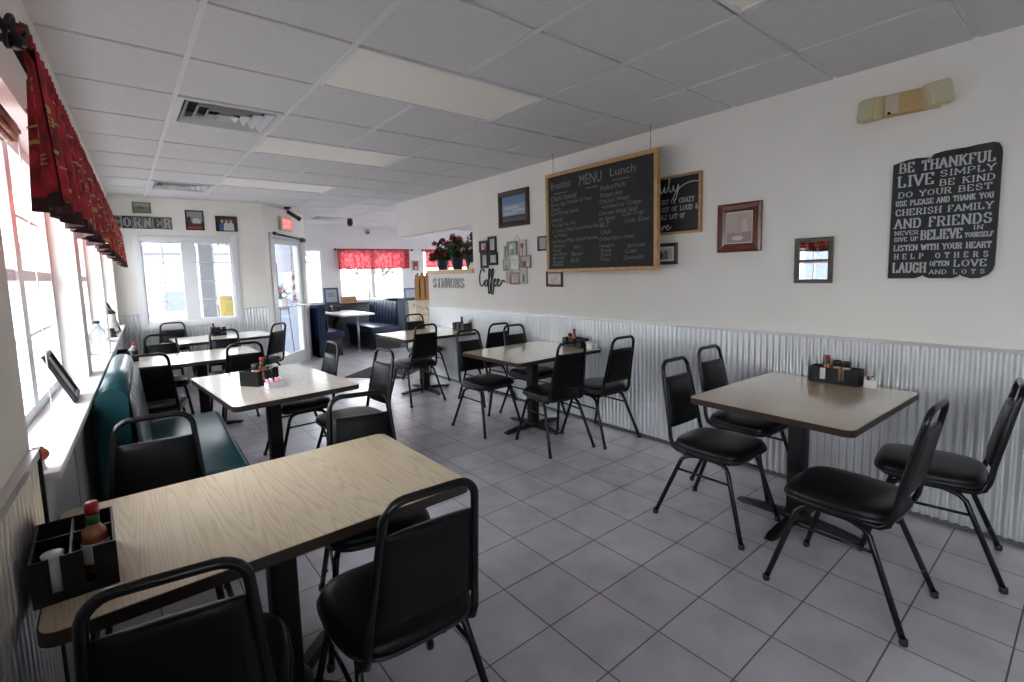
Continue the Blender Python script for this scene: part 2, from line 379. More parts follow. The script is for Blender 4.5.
# angled door wall, 50 degrees
A50 = math.radians(50); D0 = Vector((1.70, Y_E, 0)); DL = 1.36
DM = Matrix.Translation(D0) @ Matrix.Rotation(A50-PI/2, 4, 'Z')   # local y runs along the wall, local x into the room
DOOR = (0.21, 1.20, 0.0, 2.07)
mb = MB(); mb.M = DM; wall_with_holes(mb, 0, DL, 0, H_C+0.1, -0.14, 0, [DOOR]); struct(mb.build('wall_door', M_WALL))
D1 = DM @ Vector((0, DL, 0))
mb = MB(); mb.box(D1.x-0.07, D1.x, D1.y+0.0, Y_F, 0, H_C+0.1); struct(mb.build('wall_porch', M_WALL)); mb = MB(); mb.box(D1.x-0.15, D1.x-0.071, D1.y+0.05, Y_F, -0.1, H_C+0.1); struct(mb.build('trim_16', mat('porch_siding', (0.13, 0.155, 0.20), 0.7)))
mb = MB(); mb.prism([(1.70, 8.05), (2.42, 8.95), (2.42, 10.45), (1.70, 10.45)], -0.14, -0.02); struct(mb.build('trim_17', mat('porch_slab', (0.09, 0.11, 0.15), 0.6)))
# far wall of the booth room
FARH = [(2.72, 3.34, 0.86, 2.015), (3.66, 5.19, 0.86, 2.015), (5.66, 7.1, 0.86, 2.015)]
mb = MB(); mb.M = Matrix.Translation((0, Y_F, 0)) @ Matrix.Rotation(-PI/2, 4, 'Z'); wall_with_holes(mb, 2.42, 8.2, 0, H_C+0.1, -0.15, 0, FARH)
struct(mb.build('wall_far', mat('daylight_tint_wall', (0.74, 0.745, 0.76), 0.7, noise=0.02, nscale=3)))  # bluish daylight cast is put into this wall's colour
mb = MB(); mb.box(D1.x, 8.1, Y_F-0.012, Y_F, 0, 0.83); struct(mb.build('trim_14', M_GREYP))
mb = MB(); mb.box(D1.x, 8.1, Y_F-0.09, Y_F, 0.83, 0.858, 0.004); struct(mb.build('trim_15', mat('dark_sill', (0.05, 0.05, 0.055), 0.5)))
mb = MB(); wall_with_holes(mb, 3.9, Y_F+0.15, 0, H_C+0.1, 8.1, 8.25, [(6.6, 9.0, 0.86, 2.1)])  # opening out of view, added to let more daylight onto the booths
mb.M = Matrix.Translation((0, 4.0, 0)) @ Matrix.Rotation(-PI/2, 4, 'Z'); wall_with_holes(mb, X_R+0.16, 8.1, 0, H_C+0.1, 0, 0.1, [(5.6, 7.6, 0.7, 2.1)]); struct(mb.build('wall_service', M_WALL))
mb = MB(); mb.M = Matrix.Translation((0, Y_B, 0)) @ Matrix.Rotation(-PI/2, 4, 'Z'); wall_with_holes(mb, -0.6, X_R+0.16, 0, H_C+0.1, 0, 0.15, [])
struct(mb.build('wall_back', M_WALL))

def window(name, M, w, h, cols=2, rows=2, depth=0.06, fr=0.05, casing=0.0, hung=True, grid_top=True, mid=None):
    """M: facing matrix at window centre, +z to the room. hung: meeting rail at mid height"""
    m = MB(); x, y = w/2, h/2; d = depth
    for a in ((-x, -x+fr, -y, y), (x-fr, x, -y, y), (-x+fr, x-fr, -y, -y+fr), (-x+fr, x-fr, y-fr, y)): m.box(a[0], a[1], a[2], a[3], -d, 0)
    if hung: m.box(-x+fr, x-fr, -0.022, 0.022, -d*0.8, -0.006)
    if mid: m.box(-mid/2, mid/2, -y+fr, y-fr, -d, 0.004)
    if casing:
        c = casing
        for a in ((-x-c, -x, -y-c, y+c), (x, x+c, -y-c, y+c), (-x, x, -y-c, -y), (-x, x, y, y+c)): m.box(a[0], a[1], a[2], a[3], 0.0, 0.022, 0.004)
    o = struct(m.build(name, M_VINYL, None, M))
    g_ = MB(); g_.box(-x+fr*.5, x-fr*.5, -y+fr*.5, y-fr*.5, -d*0.55, -d*0.5); g_.build('pane', M_GLASS, o)
    if cols > 1 or rows > 1:
        q = MB(); spans = [(-x+fr, x-fr)] if not mid else [(-x+fr, -mid/2), (mid/2, x-fr)]
        for (a, b) in spans:
            for i in range(1, cols): xx = a+(b-a)*i/cols; q.box(xx-0.007, xx+0.007, -y+fr, y-fr, -d*0.62, -d*0.42)
            for j in range(1, rows): yy = -y+fr+(h-2*fr)*j/rows; q.box(a, b, yy-0.007, yy+0.007, -d*0.62, -d*0.42)
        q.build('grille', M_VINYL, o)
    return o
lr = (LWM.to_3x3() @ Vector((0, 1, 0)))
for k, (a, b) in enumerate(LEFT_WIN):
    c = LWM @ Vector((-0.10, (a+b)/2, (Z_SILL+Z_HEAD)/2)); window('window_%d' % (k+1), facing(c, lr), b-a, Z_HEAD-Z_SILL, 4, 4, mid=0.10)
window('window_5', facing(((EW[0]+EW[1])/2, Y_E, (EW[2]+EW[3])/2), (1, 0, 0)), EW[1]-EW[0], EW[3]-EW[2], 2, 4, fr=0.02, casing=0.075, hung=False, mid=0.165)
for k, h in enumerate(FARH):
    window('window_%d' % (6+k), facing(((h[0]+h[1])/2, Y_F, (h[2]+h[3])/2), (1, 0, 0)), h[1]-h[0], h[3]-h[2], 1, 1, fr=0.05, hung=False, mid=0.09 if k else None)
window('window_9', facing((8.1, 7.8, 1.48), (0, -1, 0)), 2.4, 1.24, 1, 1, fr=0.05, hung=False, mid=0.09)  # unseen window, added to brighten the booth room
window('window_10', facing((6.6, 4.0, 1.4), (-1, 0, 0)), 2.0, 1.4, 1, 1, fr=0.05, hung=False, mid=0.09)  # second added window, out of view, lighting the far wall

# glass entrance door
dM = DM @ facing((0, (DOOR[0]+DOOR[1])/2, 1.035), (0, 1, 0)); w, h = DOOR[1]-DOOR[0], 2.07
M_ALU = mat('white_aluminium', (0.62, 0.63, 0.63), 0.4)
m = MB(); x, y = w/2, h/2
for a in ((-x, -x+0.03, -y, y), (x-0.03, x, -y, y), (-x, x, y-0.03, y)): m.box(a[0], a[1], a[2], a[3], -0.12, 0.015)
for a in ((-x+0.035, -x+0.11, -y+0.01, y-0.035), (x-0.11, x-0.035, -y+0.01, y-0.035), (-x+0.11, x-0.11, -y+0.01, -y+0.20), (-x+0.11, x-0.11, y-0.11, y-0.035)): m.box(a[0], a[1], a[2], a[3], -0.05, -0.008, 0.003)
for a in ((-x-0.07, -x, -y, y+0.05), (x, x+0.10, -y, y+0.05)): m.box(a[0], a[1], a[2], a[3], 0.0, 0.02, 0.003)
door = struct(m.build('door_1', M_ALU, None, dM))
m = MB(); m.box(-x+0.10, x-0.10, -y+0.19, y-0.10, -0.032, -0.026); m.build('pane', M_GLASS, door)
m = MB(); m.tube([(-x+0.06, -0.06, 0.05), (x-0.06, -0.06, 0.05)], 0.012); 
for s in (-x+0.07, x-0.07): m.tube([(s, -0.06, -0.01), (s, -0.06, 0.05)], 0.010)
m.build('push_bar', M_ALU, door)
m = MB(); m.tube([(-x+0.06, y+0.035, 0.04), (x+0.02, y+0.005, 0.04)], 0.016); m.tube([(-x+0.02, y+0.04, 0.04), (-x+0.10, y+0.035, 0.04)], 0.026); m.box(x-0.06, x+0.05, y-0.04, y+0.03, 0.0, 0.07, 0.01)
m.build('door_closer', mat('dark_steel', (0.05, 0.05, 0.05), 0.4, metal=0.6), door)
m = MB(); m.box(-x+0.125, -x+0.165, 0.20, 0.62, -0.0255, -0.0245); m.build('hours_decal', M_BLK, door)

# ------------------------------------------------------------------ ceiling fixtures
M_LENS = mat('light_lens', (0.80, 0.76, 0.69), 0.5, emit=0.02)
def troffer(row, label):
    x0 = GX0+TS; y0 = GY0+row*TS
    t = empty('ceiling_light', (x0+TS, y0+TS/2, H_C), label, 'ceiling light', 'recessed ceiling lights')
    w, h = TS-0.012, TS/2-0.012
    m = MB()
    for a in ((-w, w, -h, -h+0.02), (-w, w, h-0.02, h), (-w, -w+0.02, -h+0.02, h-0.02), (w-0.02, w, -h+0.02, h-0.02)): m.box(a[0], a[1], a[2], a[3], -0.006, 0.09)
    m.build('frame', M_TBAR, t)
    m = MB(); m.box(-w+0.018, w-0.018, -h+0.018, h-0.018, 0.002, 0.008); m.build('diffuser', M_LENS, t)
    m = MB(); m.box(-w+0.018, w-0.018, -h+0.018, h-0.018, 0.085, 0.09); m.build('housing', M_WHITE, t)
for r, l in ((-3, 'recessed light panel showing only its corner, farthest from the double window'),
             (0, 'large recessed light panel in the ceiling beside the square supply vent'),
             (3, 'second recessed light panel, between the square vent and the end wall'),
             (6, 'third recessed light panel, closest to the end wall with the double window')): troffer(r, l)
M_DIFF = mat('diffuser_white', (0.62, 0.62, 0.62), 0.4)
def vent(i, j, label, x0=None, y0=None, s=TS, k=4):
    x0 = GX0+i*TS if x0 is None else x0; y0 = GY0+j*TS if y0 is None else y0
    t = empty('ceiling_vent', (x0+s/2, y0+s/2, H_C), label, 'vent', 'ceiling air vents'); h = s/2-0.012
    m = MB(); m.box(-h, h, -h, h, 0.075, 0.085); m.build('backing', M_DARK, t)
    m = MB()
    for a in ((-h, h, -h, -h+0.035), (-h, h, h-0.035, h), (-h, -h+0.035, -h+0.035, h-0.035), (h-0.035, h, -h+0.035, h-0.035)): m.box(a[0], a[1], a[2], a[3], -0.006, 0.075)
    m.build('frame', M_DIFF, t)
    for q in range(k):
        ro = (h-0.045)*(1-q/k); ri = ro-0.030; m = MB()
        zo, zi = -0.010, 0.028
        c = [(-1, -1), (1, -1), (1, 1), (-1, 1)]
        if q == k-1: ri = 0.012
        vs = [(a*ro, b*ro, zo) for a, b in c]+[(a*ri, b*ri, zi) for a, b in c]+[(a*ro, b*ro, zo+0.004) for a, b in c]+[(a*ri, b*ri, zi+0.004) for a, b in c]
        fs = []
        for n in range(4):
            o = (n+1) % 4; fs += [(n, o, 4+o, 4+n), (8+o, 8+n, 12+n, 12+o), (o, n, 8+n, 8+o)]
        m.add(vs, fs, False); m.build('louver_ring', M_DIFF, t)
vent(0, 2, 'square four-way louvred ceiling vent beside the large light panel')
vent(0, 7, 'square ceiling vent tucked close to the end wall above the corner pictures')
vent(6, 11, 'small louvred vent in the ceiling above the blue booths', x0=GX0+4*TS, y0=GY0+11*TS, k=3)

# spotlight camera above the door, dome camera and small sensor by the booths
t = empty('security_camera', (2.10, 8.06, H_C), 'black bullet camera hanging from the ceiling above the glass door', 'camera')
m = MB(); m.lathe([(0.045, -0.03), (0.05, 0.0)]); m.build('mount', M_BLK, t)
m = MB(); m.tube([(0, 0, -0.02), (0.02, 0.0, -0.08)], 0.012); m.build('arm', M_BLK, t)
m = MB(); m.tube([(0.0, 0.0, -0.07), (0.13, -0.085, -0.175)], 0.030, 12); m.tube([(0.125, -0.081, -0.171), (0.15, -0.10, -0.19)], 0.034, 12); m.build('housing', M_BLK, t)
t = empty('dome_camera', (3.475, 9.14, H_C), 'small black camera under the ceiling in front of the curtained booth window', 'camera')
m = MB(); m.lathe([(0.05, -0.02), (0.05, 0.0)]); m.build('mount', M_BLK, t)
m = MB(); m.sphere((0, 0, -0.075), 0.055, sz=1.3); m.build('body', M_BLK, t)
t = empty('motion_sensor', (4.34, Y_F-0.03, 2.40), 'small grey sensor high on the booth-room wall above the curtain', 'sensor')
m = MB(); m.box(-0.04, 0.04, -0.03, 0.03, -0.05, 0.05, 0.01); m.build('housing', mat('sensor_grey', (0.30, 0.30, 0.30), 0.5), t)
m = MB(); m.box(-0.025, 0.025, -0.036, -0.028, -0.04, 0.0, 0.004); m.build('lens', M_BLK, t)
# ------------------------------------------------------------------ tables
M_OAKL = oak_laminate('oak_laminate', (0.60, 0.49, 0.34), (0.47, 0.365, 0.24), 0.34)
M_TAUPE = oak_laminate('taupe_laminate', (0.44, 0.345, 0.245), (0.37, 0.285, 0.20), 0.16)
M_TAN = oak_laminate('tan_laminate', (0.46, 0.40, 0.28), (0.36, 0.30, 0.20), 0.2)
M_PALE = oak_laminate('pale_laminate', (0.62, 0.57, 0.49), (0.52, 0.47, 0.40), 0.18)
Z_T = 0.715
def rrect(w, l, r, n=5):
    pts = []
    for cx, cy, a0 in ((w/2-r, l/2-r, 0), (-w/2+r, l/2-r, 90), (-w/2+r, -l/2+r, 180), (w/2-r, -l/2+r, 270)):
        for k in range(n+1): a = math.radians(a0+90*k/n); pts.append((cx+r*math.cos(a), cy+r*math.sin(a)))
    return pts
def table(x, y, w, l, rz, m_top, label, grain_x=False, foot=0.62, group='square pedestal tables', col_dx=0.0, base_rot=0):
    t = empty('dining_table', place((x, y, 0), rz), label, 'table', group)
    mb = MB()
    if grain_x:
        mb.prism([(q, -p) for p, q in rrect(l-0.006, w-0.006, 0.038)], Z_T-0.028, Z_T)
        top = mb.build('tabletop', m_top, t)
    else:
        mb.prism(rrect(w-0.006, l-0.006, 0.038), Z_T-0.028, Z_T); top = mb.build('tabletop', m_top, t)
    m = MB(); o = rrect(w, l, 0.04); n = len(o); i_ = rrect(w-0.008, l-0.008, 0.037)
    vs = [(p[0], p[1], Z_T-0.032) for p in o]+[(p[0], p[1], Z_T-0.0015) for p in o]+[(p[0], p[1], Z_T-0.0005) for p in i_]+[(p[0]*0.97, p[1]*0.97, Z_T-0.032) for p in i_]
    fs = []
    for k in range(n):
        j = (k+1) % n
        for a in range(3): fs.append((a*n+k, a*n+j, (a+1)*n+j, (a+1)*n+k))
        fs.append((3*n+k, 3*n+j, j, k))
    m.add(vs, fs, False); m.build('edge_band', M_EDGE, top)
    m = MB(); m.tube([(col_dx, 0, 0.05), (col_dx, 0, Z_T-0.05)], 0.052, 4); m.M = Matrix.Translation((0, 0, 0))
    m = MB(); m.box(col_dx-0.042, col_dx+0.042, -0.042, 0.042, 0.045, Z_T-0.045, 0.012); m.build('column', M_IRON, t)
    m = MB(); m.box(col_dx-0.2, col_dx+0.2, -0.2, 0.2, Z_T-0.047, Z_T-0.031, 0.004); m.box(col_dx-0.26, col_dx+0.26, -0.03, 0.03, Z_T-0.05, Z_T-0.032, 0.004); m.build('mounting_plate', M_IRON, t)
    m = MB(); m.lathe([(0.075, 0.03), (0.072, 0.055), (0.05, 0.075)], (col_dx, 0, 0), 20); m.build('base_hub', M_IRON, t)
    for k in range(4):
        m = MB(); m.M = Matrix.Translation((col_dx, 0, 0)) @ Matrix.Rotation(k*PI/2+math.radians(base_rot), 4, 'Z'); f = (foot if k % 2 == 0 else foot)/2
        pts = [(0.0, 0.022), (f*0.55, 0.026), (f*0.86, 0.030), (f, 0.020)]
        vs = []
        for (q, hw), z1 in zip(pts, (0.058, 0.045, 0.030, 0.022)):
            vs += [(q, -hw, 0.012), (q, hw, 0.012), (q, hw*0.75, z1), (q, -hw*0.75, z1)]
        fs = [(0, 1, 2, 3), (15, 14, 13, 12)]
        for a in range(3):
            for b in range(4): c = (b+1) % 4; fs.append((a*4+b, (a+1)*4+b, (a+1)*4+c, a*4+c))
        m.add(vs, fs, False); ft = m.build('foot', M_IRON, t)
        q = MB(); q.M = m.M; q.lathe([(0.014, 0), (0.016, 0.008), (0.012, 0.016)], (f*0.9, 0, 0), 10); q.build('glide', M_BLK, ft)
    return t
table(0.341, 1.690, 1.075, 0.715, 0.8, M_OAKL, 'long oak-grain table in the foreground with a condiment caddy at its wall end', foot=0.6, base_rot=45)
table(2.857, 1.022, 0.98, 0.79, -2.0, M_TAUPE, 'glossy brown table standing alone against the corrugated wall, under the red-framed picture', foot=0.66, col_dx=-0.04)
table(0.768, 3.66, 0.755, 1.17, 4.5, M_PALE, 'pale table beside the teal bench, with a pink sugar holder on it', foot=0.66)
table(2.853, 3.28, 0.99, 0.82, 0, M_TAN, 'tan table against the corrugated wall below the menu board', grain_x=False, foot=0.66)
table(0.465, 5.42, 1.10, 0.80, 0, M_PALE, 'pale table behind the teal bench, second from the end-wall window', foot=0.62, col_dx=0.08)
table(0.965, 7.02, 1.04, 0.78, 4, M_PALE, 'pale table right below the double end-wall window', foot=0.62)
table(2.865, 5.27, 0.97, 0.84, 0, M_TAN, 'tan table by the end of the metal wall, below the cut-out tin letters', foot=0.66, col_dx=-0.03)

# ------------------------------------------------------------------ chairs
M_SEATP = mat('seat_piping', (0.010, 0.010, 0.011), 0.3)
def arc(c, r, a0, a1, n, f): return [f(c[0]+r*math.cos(math.radians(a0+(a1-a0)*k/n)), c[1]+r*math.sin(math.radians(a0+(a1-a0)*k/n))) for k in range(n+1)]
H_CH = 0.893
def make_chair():
    t = empty('stacking_chair', (0, 0, 0), 'chair', 'chair', 'black stacking chairs at the tables')
    # seat: rounded trapezoid cushion, domed
    def outline(s, n=40):
        pts = []
        for k in range(n):
            a = 2*PI*k/n; c, sn = math.cos(a), math.sin(a); e = 0.48
            x = 0.205*abs(c)**e*(1 if c > 0 else -1)*s; y = 0.205*abs(sn)**e*(1 if sn > 0 else -1)*s
            x *= 1-0.10*(-y/0.2 if y < 0 else 0)+0.0; pts.append((x, y+0.0))
        return pts
    m = MB(); vs = []; rings = [(0.93, 0.405), (0.985, 0.412), (1.0, 0.428), (0.99, 0.445), (0.95, 0.457), (0.8, 0.466), (0.5, 0.471), (0.15, 0.472)]
    n = 40
    for s, z in rings: vs += [(x, y, z) for x, y in outline(s)]
    fs = [(a*n+k, a*n+(k+1) % n, (a+1)*n+(k+1) % n, (a+1)*n+k) for a in range(len(rings)-1) for k in range(n)]
    fs += [tuple((len(rings)-1)*n+k for k in range(n)), tuple(range(n-1, -1, -1))]
    m.add(vs, fs, True); seat = m.build('seat', M_VINBLK, t)
    m = MB(); m.tube([(x, y, 0.424) for x, y in outline(1.008)], 0.006, 6, close=True); m.build('piping', M_SEATP, seat)
    m = MB(); m.prism([(x, y) for x, y in outline(0.9)], 0.396, 0.406); m.build('seat_pan', M_TUBE, seat)
    # back frame: J tubes joined in an arch
    def yb(z): return -0.205-(z-0.46)*0.20
    rt = 0.0115
    hw0, hw1, rr = 0.160, 0.130, 0.058
    L = [(-0.152, -0.02, 0.393), (-0.156, -0.12, 0.393), (-0.158, -0.165, 0.398), (-0.160, -0.192, 0.416), (-0.160, yb(0.46)-0.002, 0.455)]
    ztop = H_CH-rt
    for k in range(1, 6): z = 0.46+(ztop-rr-0.46)*k/5; L.append((-(hw0+(hw1-hw0)*k/5), yb(z), z))
    for k in range(1, 7): a = math.radians(180-90*k/6); L.append((-hw1+rr+rr*math.cos(a), yb(ztop-rr+rr*math.sin(a)), ztop-rr+rr*math.sin(a)))
    R = [(-x, y, z) for x, y, z in reversed(L)]
    m = MB(); m.tube(L+R, rt, 10); m.build('back_frame', M_TUBE, t)
    # backrest pad
    m = MB(); zs = [0.515, 0.522, 0.55, 0.62, 0.70, 0.765, 0.784, 0.790]; vs = []; nx = 8; dep = [0.010, 0.017, 0.021, 0.021, 0.021, 0.020, 0.016, 0.008]
    for z, d in zip(zs, dep):
        w = (hw0+(hw1-hw0)*(z-0.46)/(ztop-rr-0.46))-0.004
        ring = []
        for k in range(nx+1): u = -1+2*k/nx; ring.append((u*w, yb(z)+d*(1-0.75*abs(u)**6)+0.006*(1-u*u), z))
        for k in range(nx, -1, -1): u = -1+2*k/nx; ring.append((u*w, yb(z)-d*0.75*(1-0.75*abs(u)**6), z))
        vs += ring
    q = 2*(nx+1)
    fs = [(a*q+k, a*q+(k+1) % q, (a+1)*q+(k+1) % q, (a+1)*q+k) for a in range(len(zs)-1) for k in range(q)]
    fs += [tuple(range(q-1, -1, -1)), tuple((len(zs)-1)*q+k for k in range(q))]
    m.add(vs, fs, True); pad = m.build('backrest', M_VINBLK, t)
    # legs
    for sx in (-1, 1):
        for sy in (1, -1):
            xt, yt = 0.150*sx, 0.075*sy if sy > 0 else -0.06
            foot = (0.212*sx, 0.235 if sy > 0 else -0.270, 0.012)
            kn = (0.165*sx, 0.135 if sy > 0 else -0.135, 0.352)
            pts = [(xt, 0.0, 0.388), (xt, yt*0.8, 0.388), (0.153*sx, yt*1.25, 0.384), (0.158*sx, yt*1.25+(kn[1]-yt*1.25)*0.62, 0.372), kn]
            for k in range(1, 5): pts.append(tuple(kn[a]+(foot[a]-kn[a])*k/4 for a in range(3)))
            m = MB(); m.tube(pts, 0.0118, 10); leg = m.build('leg', M_TUBE, t)
            m = MB(); m.lathe([(0.014, 0.0), (0.0155, 0.006), (0.0145, 0.024), (0.0125, 0.026)], foot[:2]+(0,), 12); m.build('glide', M_BLK, leg)
            if True:
                b = tuple(kn[a]+(foot[a]-kn[a])*0.72 for a in range(3)); m = MB(); m.sphere((b[0]-0.011*sx, b[1], b[2]), 0.007, seg=8, rings=5); m.build('bumper', M_BLK, leg)
        a0 = tuple(Vector((0.165*sx, 0.135, 0.352)).lerp(Vector((0.212*sx, 0.235, 0.012)), 0.17)); a1 = tuple(Vector((0.165*sx, -0.135, 0.352)).lerp(Vector((0.212*sx, -0.270, 0.012)), 0.17))
        m = MB(); m.tube([a0, a1], 0.007, 8); m.build('side_stretcher', M_TUBE, t)
    m = MB(); m.tube([(-0.15, 0.02, 0.388), (0.15, 0.02, 0.388)], 0.010, 8); m.build('cross_bar', M_TUBE, t)
    return t
CH = [
 (0.585, 1.34, -3, 'foreground black chair with its back turned, at the open corner of the oak table'),
 (0.070, 1.355, -9, 'black chair in the foreground with its back turned, close to the metal-clad window wall'),
 (0.745, 1.885, 166, 'black chair facing the camera across the far corner of the long oak table'),
 (0.035, 2.125, 174, 'black chair facing the camera across the oak table, next to the teal bench'),
 (2.54, 1.33, 180, 'black chair facing the camera at the free corner of the glossy brown table'),
 (3.085, 1.42, 178, 'black chair facing the camera at the brown table, tight against the metal wall'),
 (2.38, 0.665, -2, 'black chair with its back turned at the free corner of the glossy brown table'),
 (3.003, 0.50, 8, 'black chair seen side-on at the brown table, its back against the metal wall'),
 (2.55, 3.57, 181, 'black chair facing the camera on the aisle side of the menu-board tan table'),
 (3.12, 3.58, 180, 'black chair facing the camera between the two tan tables, against the metal wall'),
 (2.70, 2.86, -9, 'black chair, back turned, on the aisle side of the tan table below the menu'),
 (3.12, 2.73, -2, 'black chair with its back turned by the metal wall, below the hanging menu board'),
 (2.54, 4.96, 2, 'black chair, back turned, on the aisle side of the wall-end tan table'),
 (3.125, 4.40, 0, 'black chair with its back turned by the metal wall, below the photo collage'),
 (3.115, 5.76, 180, 'black chair facing the camera at the tan table near the wooden crate'),
 (1.05, 4.05, 92, 'black chair beside the pale pink-sugar table, nearer the floor mat of its aisle pair'),
 (1.19, 3.33, 94, 'black chair beside the pale pink-sugar table, nearer the oak table of its aisle pair'),
 (0.155, 4.81, -8, 'black chair with its back turned, right behind the teal bench'),
 (0.82, 4.94, -6, 'black chair with its back turned, directly behind the caddy of the pale sugar-holder table'),
 (0.275, 5.86, 178, 'black chair facing the camera under the first sash of the double window'),
 (0.82, 5.78, 176, 'black chair facing the camera in front of the caddy of the end-window table'),
 (0.50, 7.49, 180, 'black chair facing the camera, backed up against the end wall under the window'),
 (1.27, 6.55, 42, 'black chair with its back turned just in front of the glass door'),
]
base_chair = make_chair()
for k, (x, y, rz, lab) in enumerate(CH):
    c = base_chair if k == 0 else copy_tree(base_chair)
    c.matrix_basis = place((x, y, 0), rz); c['label'] = lab

# ------------------------------------------------------------------ teal bench
def bench(name, M, label, w, seat_d, back_t, seat_z, back_z, m_v, channels, cat='bench', base_col=(0.02, 0.02, 0.022), roll=True):
    """local: x = out of the back, y = along. back at x 0..back_t"""
    t = empty(name, M, label, cat)
    m = MB(); m.box(0.0, back_t+seat_d-0.05, -w/2+0.01, w/2-0.01, 0.0, seat_z-0.12, 0.004); m.build('base', mat('bench_base', base_col, 0.5), t)
    m = MB(); m.box(back_t*0.5, back_t+seat_d, -w/2, w/2, seat_z-0.125, seat_z, 0.03); s = m.build('seat', m_v, t)
    m = MB(); m.tube([(back_t+seat_d-0.004, -w/2+0.03, seat_z-0.016), (back_t+seat_d-0.004, w/2-0.03, seat_z-0.016)], 0.005, 6); m.build('piping', m_v, s)
    # back shell
    m = MB(); n = 10; prof = [(0.0, 0.0), (0.0, back_z-0.06)]
    for k in range(n+1): a = math.radians(180-180*k/n); prof.append((back_t*0.5+back_t*0.5*math.cos(a), back_z-0.06+0.06*math.sin(a)))
    prof += [(back_t*0.95, seat_z-0.02), (back_t, seat_z-0.1), (back_t, 0)]
    k = len(prof); vs = [(x, -w/2, z) for x, z in prof]+[(x, w/2, z) for x, z in prof]
    fs = [tuple(range(k)), tuple(range(2*k-1, k-1, -1))]+[(i, k+i, k+(i+1) % k, (i+1) % k) for i in range(k)]
    m.add(vs, fs, False); m.sm = [False, False]+[True]*(k); b = m.build('back_shell', m_v, t)
    # channelled front cushion
    m = MB(); nc = channels; cw = (w-0.06)/nc; vs = []; ny = nc*6; zz = [seat_z-0.01, seat_z+0.05, (seat_z+back_z)/2, back_z-0.10, back_z-0.055]
    for z in zz:
        for i in range(ny+1):
            u = i/6; bul = 0.018*abs(math.sin(PI*u))**0.6; lean = 0.045*(1-(z-seat_z)/(back_z-seat_z))
            e = 0.0 if z > zz[-2] else 1.0
            vs.append((back_t*0.95+0.006+lean+bul*e, -w/2+0.03+cw*u, z))
    q = ny+1; fs = [(a*q+i, a*q+i+1, (a+1)*q+i+1, (a+1)*q+i) for a in range(len(zz)-1) for i in range(ny)]
    m.add(vs, fs, True); m.build('back_cushion', m_v, t)
    return t
bench('padded_bench', LWM @ Matrix.Translation((0.062, 3.525, 0)), 'teal vinyl bench with a rolled back along the window ledge', 1.38, 0.47, 0.12, 0.455, 0.945, M_TEAL, 9)
# navy booths
bench('booth_bench', place((2.66, 9.55, 0), 0), 'navy blue booth bench beside the glass door, across the table from the tufted one', 1.55, 0.33, 0.13, 0.45, 0.93, M_NAVY, 9, 'booth')
bench('booth_bench', place((4.36, 9.50, 0), 180), 'navy blue booth bench with a tufted back below the curtained window', 1.40, 0.53, 0.16, 0.45, 0.97, M_NAVY, 9, 'booth')
t = empty('booth_table', (3.46, 9.65, 0), 'pale booth table on one metal leg between the navy benches', 'table')
m = MB(); m.prism(rrect(0.66, 1.42, 0.05), Z_T-0.028, Z_T); tp = m.build('tabletop', mat('grey_white_laminate', (0.62, 0.62, 0.62), 0.3), t)
m = MB(); m.prism(rrect(0.668, 1.428, 0.052), Z_T-0.03, Z_T-0.003); m.build('edge_band', M_STEEL, tp)
m = MB(); m.tube([(0.02, -0.60, 0.0), (0.02, -0.60, Z_T-0.03)], 0.022, 12); m.lathe([(0.05, Z_T-0.045), (0.055, Z_T-0.03)], (0.02, -0.60, 0)); m.lathe([(0.045, 0.0), (0.04, 0.012), (0.024, 0.016)], (0.02, -0.60, 0)); m.build('leg', mat('satin_steel', (0.45, 0.45, 0.46), 0.35, metal=0.8), t)
m = MB(); m.prism([(-0.02, 0), (0.02, 0), (0.02, 0.30), (-0.02, 0.30)], Z_T-0.06, Z_T-0.03); m.box(-0.02, 0.02, 0.68, 0.715, 0.35, Z_T-0.03)
m.add([(-0.02, 0.30, Z_T-0.05), (0.02, 0.30, Z_T-0.05), (0.02, 0.69, 0.40), (-0.02, 0.69, 0.40), (-0.02, 0.38, Z_T-0.03), (0.02, 0.38, Z_T-0.03), (0.02, 0.69, 0.48), (-0.02, 0.69, 0.48)], [(0, 3, 2, 1), (4, 5, 6, 7), (0, 1, 5, 4), (1, 2, 6, 5), (2, 3, 7, 6), (3, 0, 4, 7)])
m.build('wall_bracket', M_IRON, t)
# floor mat at the door
m = MB(); m.prism([(2.38, 6.80), (2.92, 6.12), (3.74, 6.76), (3.20, 7.44)], 0.0, 0.010); tag(m.build('floor_mat', mat('charcoal_mat', (0.009, 0.009, 0.010), 0.95, noise=0.2, nscale=200)), 'dark charcoal entrance mat on the tiles before the booths', 'mat')
# ------------------------------------------------------------------ curtains
def cloth_print_mat():
    m = bpy.data.materials.new('red_print_cloth'); m.use_nodes = True; nt = m.node_tree; b = nt.nodes['Principled BSDF']
    tc = nt.nodes.new('ShaderNodeTexCoord'); n = nt.nodes.new('ShaderNodeTexNoise'); n.inputs['Scale'].default_value = 28; n.inputs['Detail'].default_value = 5
    nt.links.new(tc.outputs['Object'], n.inputs['Vector']); cr = nt.nodes.new('ShaderNodeValToRGB')
    cr.color_ramp.elements[0].position = 0.38; cr.color_ramp.elements[0].color = (0.22, 0.010, 0.015, 1); cr.color_ramp.elements[1].position = 0.6; cr.color_ramp.elements[1].color = (0.66, 0.025, 0.045, 1)
    nt.links.new(n.outputs['Fac'], cr.inputs[0]); nt.links.new(cr.outputs[0], b.inputs['Base Color']); b.inputs['Roughness'].default_value = 0.75
    return m
M_CLOTH = cloth_print_mat(); M_HEM = mat('maroon_hem', (0.045, 0.012, 0.012), 0.8); M_GOLD = mat('gold_print', (0.62, 0.44, 0.16), 0.7)
